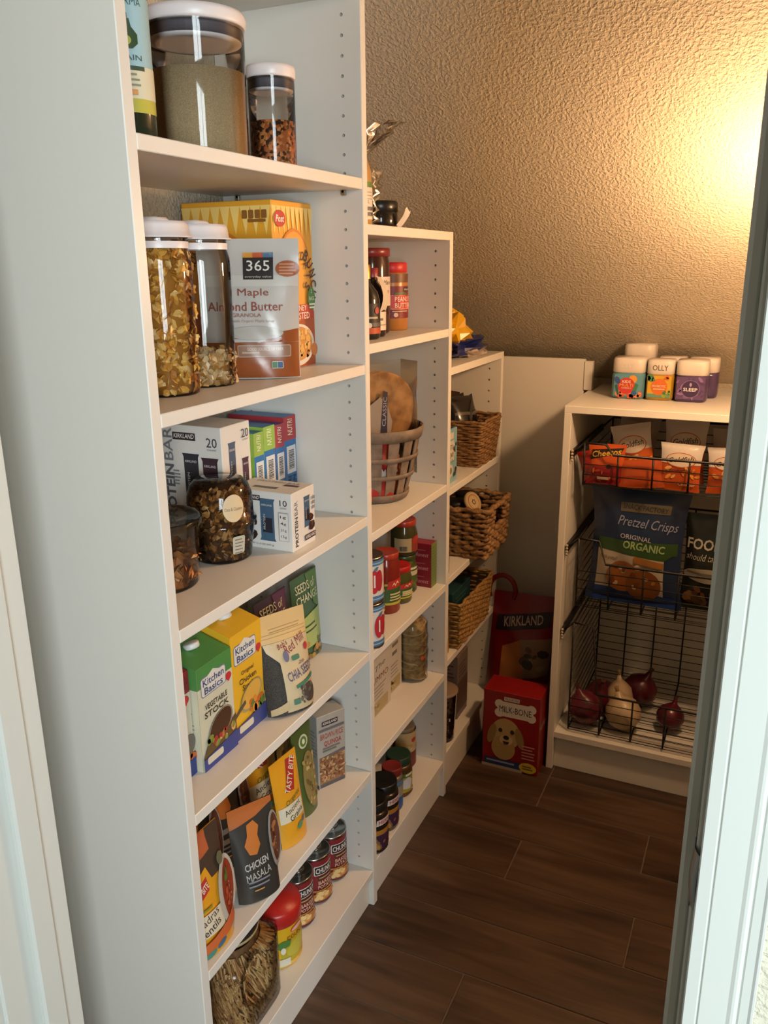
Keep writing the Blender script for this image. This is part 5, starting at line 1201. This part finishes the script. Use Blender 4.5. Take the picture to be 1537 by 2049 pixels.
p.poly([(-.03, .20), (.098, .22), (.098, .34), (.0, .33)], '#8a7458'); p.poly([(-.045, .06), (.05, .10), (.0, .33), (-.055, .30)], '#a86a3a'); p.blobs(.02, .24, .08, .31, 12, .014, ['#3f3228', '#5c4a3a', '#9c8a6c'], 5); p.rect(-.06, .140, .09, .19, '#7a2a22'); p.text('TRADITION', .02, .165, .026, '#a87a52', .13)
p.build('front_print', o)
b = MB(); b.tube([(0.0, -.045 + .042 * math.cos(a) + .0, .470 + .050 * math.sin(a)) for k, a in enumerate([PI * 1.15 - PI * 1.3 * i / 14 for i in range(15)])], .008, 8); b.build('handle_loop', mat('dark_red_handle', '#7a141b', .4), part_of(o, 'pouch'))

# ================================================================== the basket cabinet
def vita(label, x, y, hw, h, gc, prn=None, cap=None, wide=1.0):
    o = thing('vitamin_jar', label, 'jar', (x, y, U4H), 0, 'white-lidded vitamin jars')
    hb = h * .66
    b = MB(); b.lathe([(hw * .88, 0), (hw * .97, .004), (hw, .012), (hw, hb - .010), (hw * .96, hb - .003), (hw * .86, hb)], 40, sq=4.5); b.build('jar_body', gc, o)
    b = MB(); b.lathe([(hw * .90, hb - .002), (hw * .98, hb), (hw * .98, h - .006), (hw * .93, h), (.002, h + .001)], 40, cap0=False, sq=4.5); b.build('lid', mat('white_vitamin_lid', '#d9d0c8', .4), o)
    if prn: prn(Print(face_my(-hw)), o, hw, hb, h)
    return o
def pv_kids(p, o, w, hb, h):
    p.rect(-w * .8, .008, w * .8, hb - .006, '#5c93a6'); p.blobs(-w * .78, .009, w * .78, .020, 20, .007, ['#c25a3a', '#d98a5a'], 3); p.ell(w * .32, hb * .76, w * .24, w * .24, '#d9983a', 18); p.ell(-w * .05, hb * .50, w * .50, w * .50, '#c23a34', 26)
    p.ell(-w * .6, hb * .7, w * .16, w * .24, '#33508a', 14, .5); p.poly([(-w * .75, hb * .5), (-w * .6, hb * .55), (-w * .45, hb * .2), (-w * .55, hb * .12)], '#2f5c5c'); p.poly([(w * .3, hb * .3), (w * .5, hb * .62), (w * .66, hb * .56), (w * .5, hb * .2)], '#3f7a5c'); p.ell(w * .42, hb * .24, w * .16, w * .14, '#2f5fa0'); p.text('KIDS', -w * .05, hb * .66, hb * .10, '#e6d9cf', w * .50, .02); p.text('MULTI', -w * .05, hb * .53, hb * .11, '#e3b85a', w * .8, .02); p.text('+OMEGA-3', -w * .05, hb * .42, hb * .06, '#e6d9cf', w * .6, .01); p.build('label_print', o)
    q = Print(face_my(-w * .982)); q.text('OLLY', -w * .1, hb + (h - hb) * .45, (h - hb) * .34, '#cfc6be', w * .8, .01); q.build('lid_emboss_shade', o)  # raised letters laid flat, their relief shade put into a darker tone
def pv_pro(p, o, w, hb, h):
    p.rect(-w * .82, .008, w * .82, hb - .005, '#c9a02c'); p.rect(-w * .82, .008, w * .82, .018, '#5f8f80'); p.ell(-.0, hb * .52, w * .58, w * .60, '#cf6a2c', 26); p.blobs(-w * .8, hb * .74, -w * .2, hb * .9, 7, .006, ['#3f7a6a', '#4f8a5c'], 4); p.blobs(w * .3, .012, w * .8, .03, 7, .005, ['#3f7a4c', '#8aa03c'], 6); p.blobs(w * .3, hb * .8, w * .8, hb * .92, 5, .005, ['#d9812c', '#c25a2a'], 8); p.text('PROBIOTIC', 0, hb * .55, hb * .09, '#e6cfae', w * .95, .01); p.lines(-w * .4, w * .4, hb * .42, 1, .005, .003, '#e0b890', 0); p.build('label_print', o)
    q = Print(face_my(-w * .982)); q.text('OLLY', .0, hb + (h - hb) * .45, (h - hb) * .40, '#5c5248', w * 1.1, .01); q.build('lid_print', o)
def pv_sleep(p, o, w, hb, h):
    p.rect(-w * .85, .008, w * .85, hb - .005, '#5c4470'); p.blobs(-w * .8, .010, w * .8, hb - .008, 26, .008, ['#7a5c92', '#4a3560', '#8a6aa0'], 7, .4); p.ell(0, hb * .50, w * .56, w * .56, '#8a76a0', 26); p.ell(0, hb * .50, w * .53, w * .53, '#3a2850', 26); p.text('SLEEP', 0, hb * .48, hb * .13, '#e0d8e0', w * .86, .02); p.ell(0, hb * .66, .003, .005, '#a894b8'); p.build('label_print', o)
vita('teal and red kids vitamin jar at the left end of the row', .356, .930, .0445, .109, mat('teal_jar', '#5c8a98', .2), pv_kids)
vita('yellow and orange probiotic jar with a lettered lid', .4385, .924, .0365, .107, mat('amber_jar', '#a8842c', .2), pv_pro)
vita('purple sleep vitamin jar at the right end of the row', .5185, .924, .0415, .108, mat('purple_jar', '#4a3860', .2), pv_sleep)
vita('tall vitamin jar whose plain white lid rises behind the kids jar', .368, 1.021, .0435, .139, mat('teal_jar2', '#6a8f98', .2))
vita('vitamin jar showing only its white lid behind the probiotic jar', .458, 1.005, .0370, .107, mat('amber_jar2', '#a8842c', .2))
vita('vitamin jar showing only its white lid behind the purple jar', .540, 1.010, .0400, .107, mat('purple_jar2', '#4a3860', .2))

WIRE = mat('black_coated_wire', '#17140f', .4); ROLL = mat('white_roller', '#b9ab98', .5); RAIL = mat('black_steel_rail', '#1c1916', .45)
BX0, BX1 = U4X0 + T + .014, U4X1 - T - .014
def wire_basket(label, z0, zf, zs, seed):
    """z0 floor, zf lowered front rim, zs side rims"""
    o = thing('wire_basket', label, 'basket', (0, 0, z0), 0, 'black wire baskets'); ya, yb_ = .730, 1.150; r = .0026
    f = zf - z0; s_ = zs - z0; x0, x1 = BX0 + .022, BX1 - .022
    b = MB(); b.tube([(x0, yb_, s_), (x0, ya, s_), (x0 + .055, ya, s_), (x0 + .075, ya, f), (x1 - .075, ya, f), (x1 - .055, ya, s_), (x1, ya, s_), (x1, yb_, s_)], .0034, 6, closed=True); b.build('rim_wire', WIRE, o)
    b = MB(); nx = 7
    for i in range(nx + 1):
        x = x0 + (x1 - x0) * i / nx; zt = s_ if (i == 0 or i == nx) else f
        b.tube([(x, ya, zt), (x, ya + .004, .004), (x, yb_ - .004, .004), (x, yb_, s_)], r, 5)
    stuff(b.build('cross_wires', WIRE, o))
    b = MB(); ny = max(2, int(f / .026))
    for k in range(ny): 
        z = .004 + (f - .006) * k / ny; b.tube([(x0, ya + .001, z), (x1, ya + .001, z)], .0013, 4)
    for k in range(int(s_ / .026)):
        z = .004 + .026 * k
        b.tube([(x0, yb_ - .001, z), (x1, yb_ - .001, z)], .0013, 4); b.tube([(x0, ya, z), (x0, yb_, z)], .0013, 4); b.tube([(x1, ya, z), (x1, yb_, z)], .0013, 4)
    for k in range(12): y = ya + (yb_ - ya) * (k + .5) / 12; b.tube([(x0, y, .002), (x1, y, .002)], .0013, 4)
    stuff(b.build('thin_wires', WIRE, o))
    for sx, xa in ((1, BX0 - .013), (-1, BX1 + .013)):
        b = MB(); b.bbox(min(xa, xa + sx * .009), max(xa, xa + sx * .009), .722, 1.15, s_ - .040, s_ - .022, .001); rail = b.build('slide_rail', RAIL, o)
        for k in range(4):
            b = MB(); b.tube([(xa + sx * .005, .719, s_ - .0475 + .0085 * k), (xa + sx * .005, .7235, s_ - .0475 + .0085 * k)], .0038, 8); b.build('roller', ROLL, rail)
        b = MB(); b.tube([(xa + sx * .006, .740, s_ - .03), (x0 if sx > 0 else x1, .735, s_)], .003, 5); b.tube([(xa + sx * .006, 1.10, s_ - .03), (x0 if sx > 0 else x1, 1.10, s_)], .003, 5); b.build('hanger_arm', WIRE, o)
    return o
wire_basket('black wire basket of cheese snacks, uppermost in the cabinet', .868, .958, .985, 1)
wire_basket('black wire basket of pretzel bags, middle one in the cabinet', .520, .655, .720, 2)
wire_basket('deep black wire basket of onions, lowest in the cabinet', .130, .262, .470, 3)
def snack(label, x, y, z, w, h, t, col, lean, roll, seed, kind, rz=0.0, top='#cfc6be'):
    """small bag facing the doorway"""
    o, p = pouch('snack_bag', label, 'bag', (x, y, z), -PI / 2 + rz, w, h, t, col, .25, lean, kind='pillow', seed=seed, wr=.003, roll=roll, group='single-serve snack bags')
    if kind == 'gold':
        p.rect(-w / 2, h * .58, w / 2, h, top); p.ell(0, h * .66, w * .38, h * .16, '#b5502a', 22); p.ell(0, h * .665, w * .36, h * .14, '#cfc0ac', 22); p.text('Goldfish', .0, h * .68, h * .10, '#37301f', w * .62, .01, .25, .12); p.blobs(-w * .4, h * .30, w * .45, h * .52, 12, .008, ['#d98a3a', '#c96a26', '#e0a85a'], seed, .5); p.text('Cheddar', w * .2, h * .16, h * .07, '#d9b98a', w * .4)
    elif kind == 'chee':
        p.rect(-w / 2, 0, w / 2, h * .45, '#7d1a1c'); p.poly([(-w * .46, h * .60), (w * .40, h * .80), (w * .46, h * .93), (-w * .40, h * .84)], '#2a1a14'); p.text('Cheetos', .0, h * .785, h * .15, '#d9a83c', w * .82, .02, .2, .16); p.ell(w * .1, h * .45, w * .07, h * .05, '#1f1412'); p.blobs(-w * .4, h * .1, w * .4, h * .4, 9, .009, ['#c9682a', '#a83a22', '#8a2420'], seed, .4); p.rect(-w * .2, h * .12, w * .1, h * .19, '#b9a08a')
    p.build('front_print', o, GLOSSY)
snack('red and orange cheese puff bag at the left of the top basket', .335, .758, .872, .100, .108, .024, '#c2531f', -.10, .0, 101, 'chee')
snack('red cheese puff bag lying low in front of the first one', .318, .775, .872, .085, .092, .020, '#8f2018', .1, .25, 107, 'plain')
snack('white and orange goldfish cracker bag tilted behind the cheese puffs', .415, .800, .872, .105, .160, .024, '#c25a22', -.06, .20, 102, 'gold')
snack('plain grey-white snack bag furthest back in the top basket', .385, .870, .872, .110, .180, .020, '#8d857c', -.03, -.1, 109, 'plain')
snack('white and orange goldfish cracker bag upright at the back right', .522, .850, .872, .110, .168, .024, '#c25a22', -.05, .0, 103, 'gold')
snack('white and orange goldfish cracker bag in front on the right', .520, .762, .872, .108, .122, .024, '#b54f20', -.08, -.03, 104, 'gold')
snack('goldfish cracker bag cut off by the door jamb', .640, .775, .872, .105, .118, .024, '#b54f20', -.08, .05, 105, 'gold')
snack('orange cracker bag lying across the middle of the top basket', .430, .756, .871, .120, .075, .020, '#a8481e', -.15, .12, 106, 'plain')
snack('pale snack bag behind, next to the door jamb', .640, .860, .872, .110, .150, .022, '#a89c90', -.05, .0, 108, 'plain')
# big bags in the middle basket
o, p = pouch('pretzel_bag', 'big dark blue and green pretzel crisp bag in the middle basket', 'bag', (.425, .800, .526), -PI / 2, .262, .330, .07, '#1d2c4a', .25, -.04, .97, kind='pillow', seed=111, wr=.004)
p.rect(-.11, .155, .12, .190, '#2f4a26'); p.rect(-.11, .03, .085, .158, '#a89c8a'); p.poly([(-.11, .158), (-.11, .19), (.12, .165), (.085, .14)], '#2f4a26'); p.poly([(-.11, .0), (.12, .0), (.12, .03), (-.02, .05), (-.11, .045)], '#1f3a74')
p.rrect(-.05, .268, .088, .292, .003, '#5a523e'); p.text('SNACK FACTORY', .019, .280, .014, '#2a2c34', .124, .012, 0, -.05); p.text('Pretzel Crisps', .03, .236, .034, '#8a90a8', .170, 0, .3, -.06); p.text('ORIGINAL', .0, .200, .013, '#a8a8b0', .090, .01, 0, -.07); p.text('ORGANIC', .025, .176, .022, '#8fa874', .120, .02, 0, -.07)
p.text('break pretzel!', -.075, .135, .016, '#5c5044', .05, 0, .2, -.1); p.ell(-.03, .085, .048, .046, '#8a5428', 24); p.ell(.03, .065, .050, .046, '#7a4a22', 24); p.blobs(-.06, .05, .06, .12, 14, .008, ['#6b3c1a', '#a8733a', '#c2a27a'], 6); p.poly([(.0, .150), (.085, .135), (.085, .118), (.0, .130)], '#8f6230'); p.build('front_print', o, GLOSSY)
o, p = pouch('chip_bag', 'dark snack chip bag beside the pretzel bag', 'bag', (.640, .830, .526), -PI / 2, .200, .270, .06, '#1f2018', .25, -.04, .97, kind='pillow', seed=112, wr=.004)
p.text('FOOD', -.045, .190, .030, '#b0aca0', .10, .02, .1); p.text('should taste', -.045, .155, .018, '#a8a498', .10, 0, .3); p.ell(-.03, .105, .07, .02, '#8d8878', 22); p.lines(-.09, .03, .107, 1, .006, .006, '#5c584c'); p.blobs(-.08, .02, .06, .07, 14, .014, ['#4a341e', '#6b4a26', '#3a2a1a'], 5); p.build('front_print', o, GLOSSY)
# onions
ONW = mat('white_onion_skin', '#b59c7c', .35, noise=(18, '#c9b596', 3)); ONR = mat('red_onion_skin', '#4a1420', .25, noise=(22, '#6b1f2c', 3))
def onion(label, x, y, z, r, m, st, sq=1.0):
    o = thing('onion', label, 'onion', (x, y, z), rnd.uniform(0, 6), 'onions in the lowest basket', tilt=(rnd.uniform(-.4, .4), rnd.uniform(-.4, .4)))
    b = MB(); b.lathe([(r * .08, 0), (r * .5, r * .10), (r * .88, r * .45), (r, r * .95), (r * .86, r * 1.45 * sq), (r * .5, r * 1.78 * sq), (r * .2, r * 1.98 * sq), (r * .12, r * 2.25 * sq)], 26); b.build('bulb', m, o)
    b = MB(); b.lathe([(r * .16, r * 2.05 * sq), (r * .10, r * 2.3 * sq), (r * .14, r * 2.5 * sq)], 10); b.build('dry_stem', mat(st[0], st[1], .8), o)
STW = ('dry_onion_stem', '#8a6f4c'); STR = ('dry_red_stem', '#4a2a22')
onion('large pale onion in front of the lowest wire basket', .440, .800, .137, .052, ONW, STW)
onion('small pale onion tip above the large pale one', .410, .870, .137, .040, ONW, STW, 1.5)
onion('big dark red onion at the left of the lowest basket', .335, .795, .137, .052, ONR, STR)
onion('dark red onion resting behind the front red one', .345, .905, .137, .050, ONR, STR)
onion('dark red onion resting on the pile at the back', .430, .960, .137, .052, ONR, STR)
onion('small pinkish onion on the right of the pile', .545, .840, .137, .040, ONR, STR)
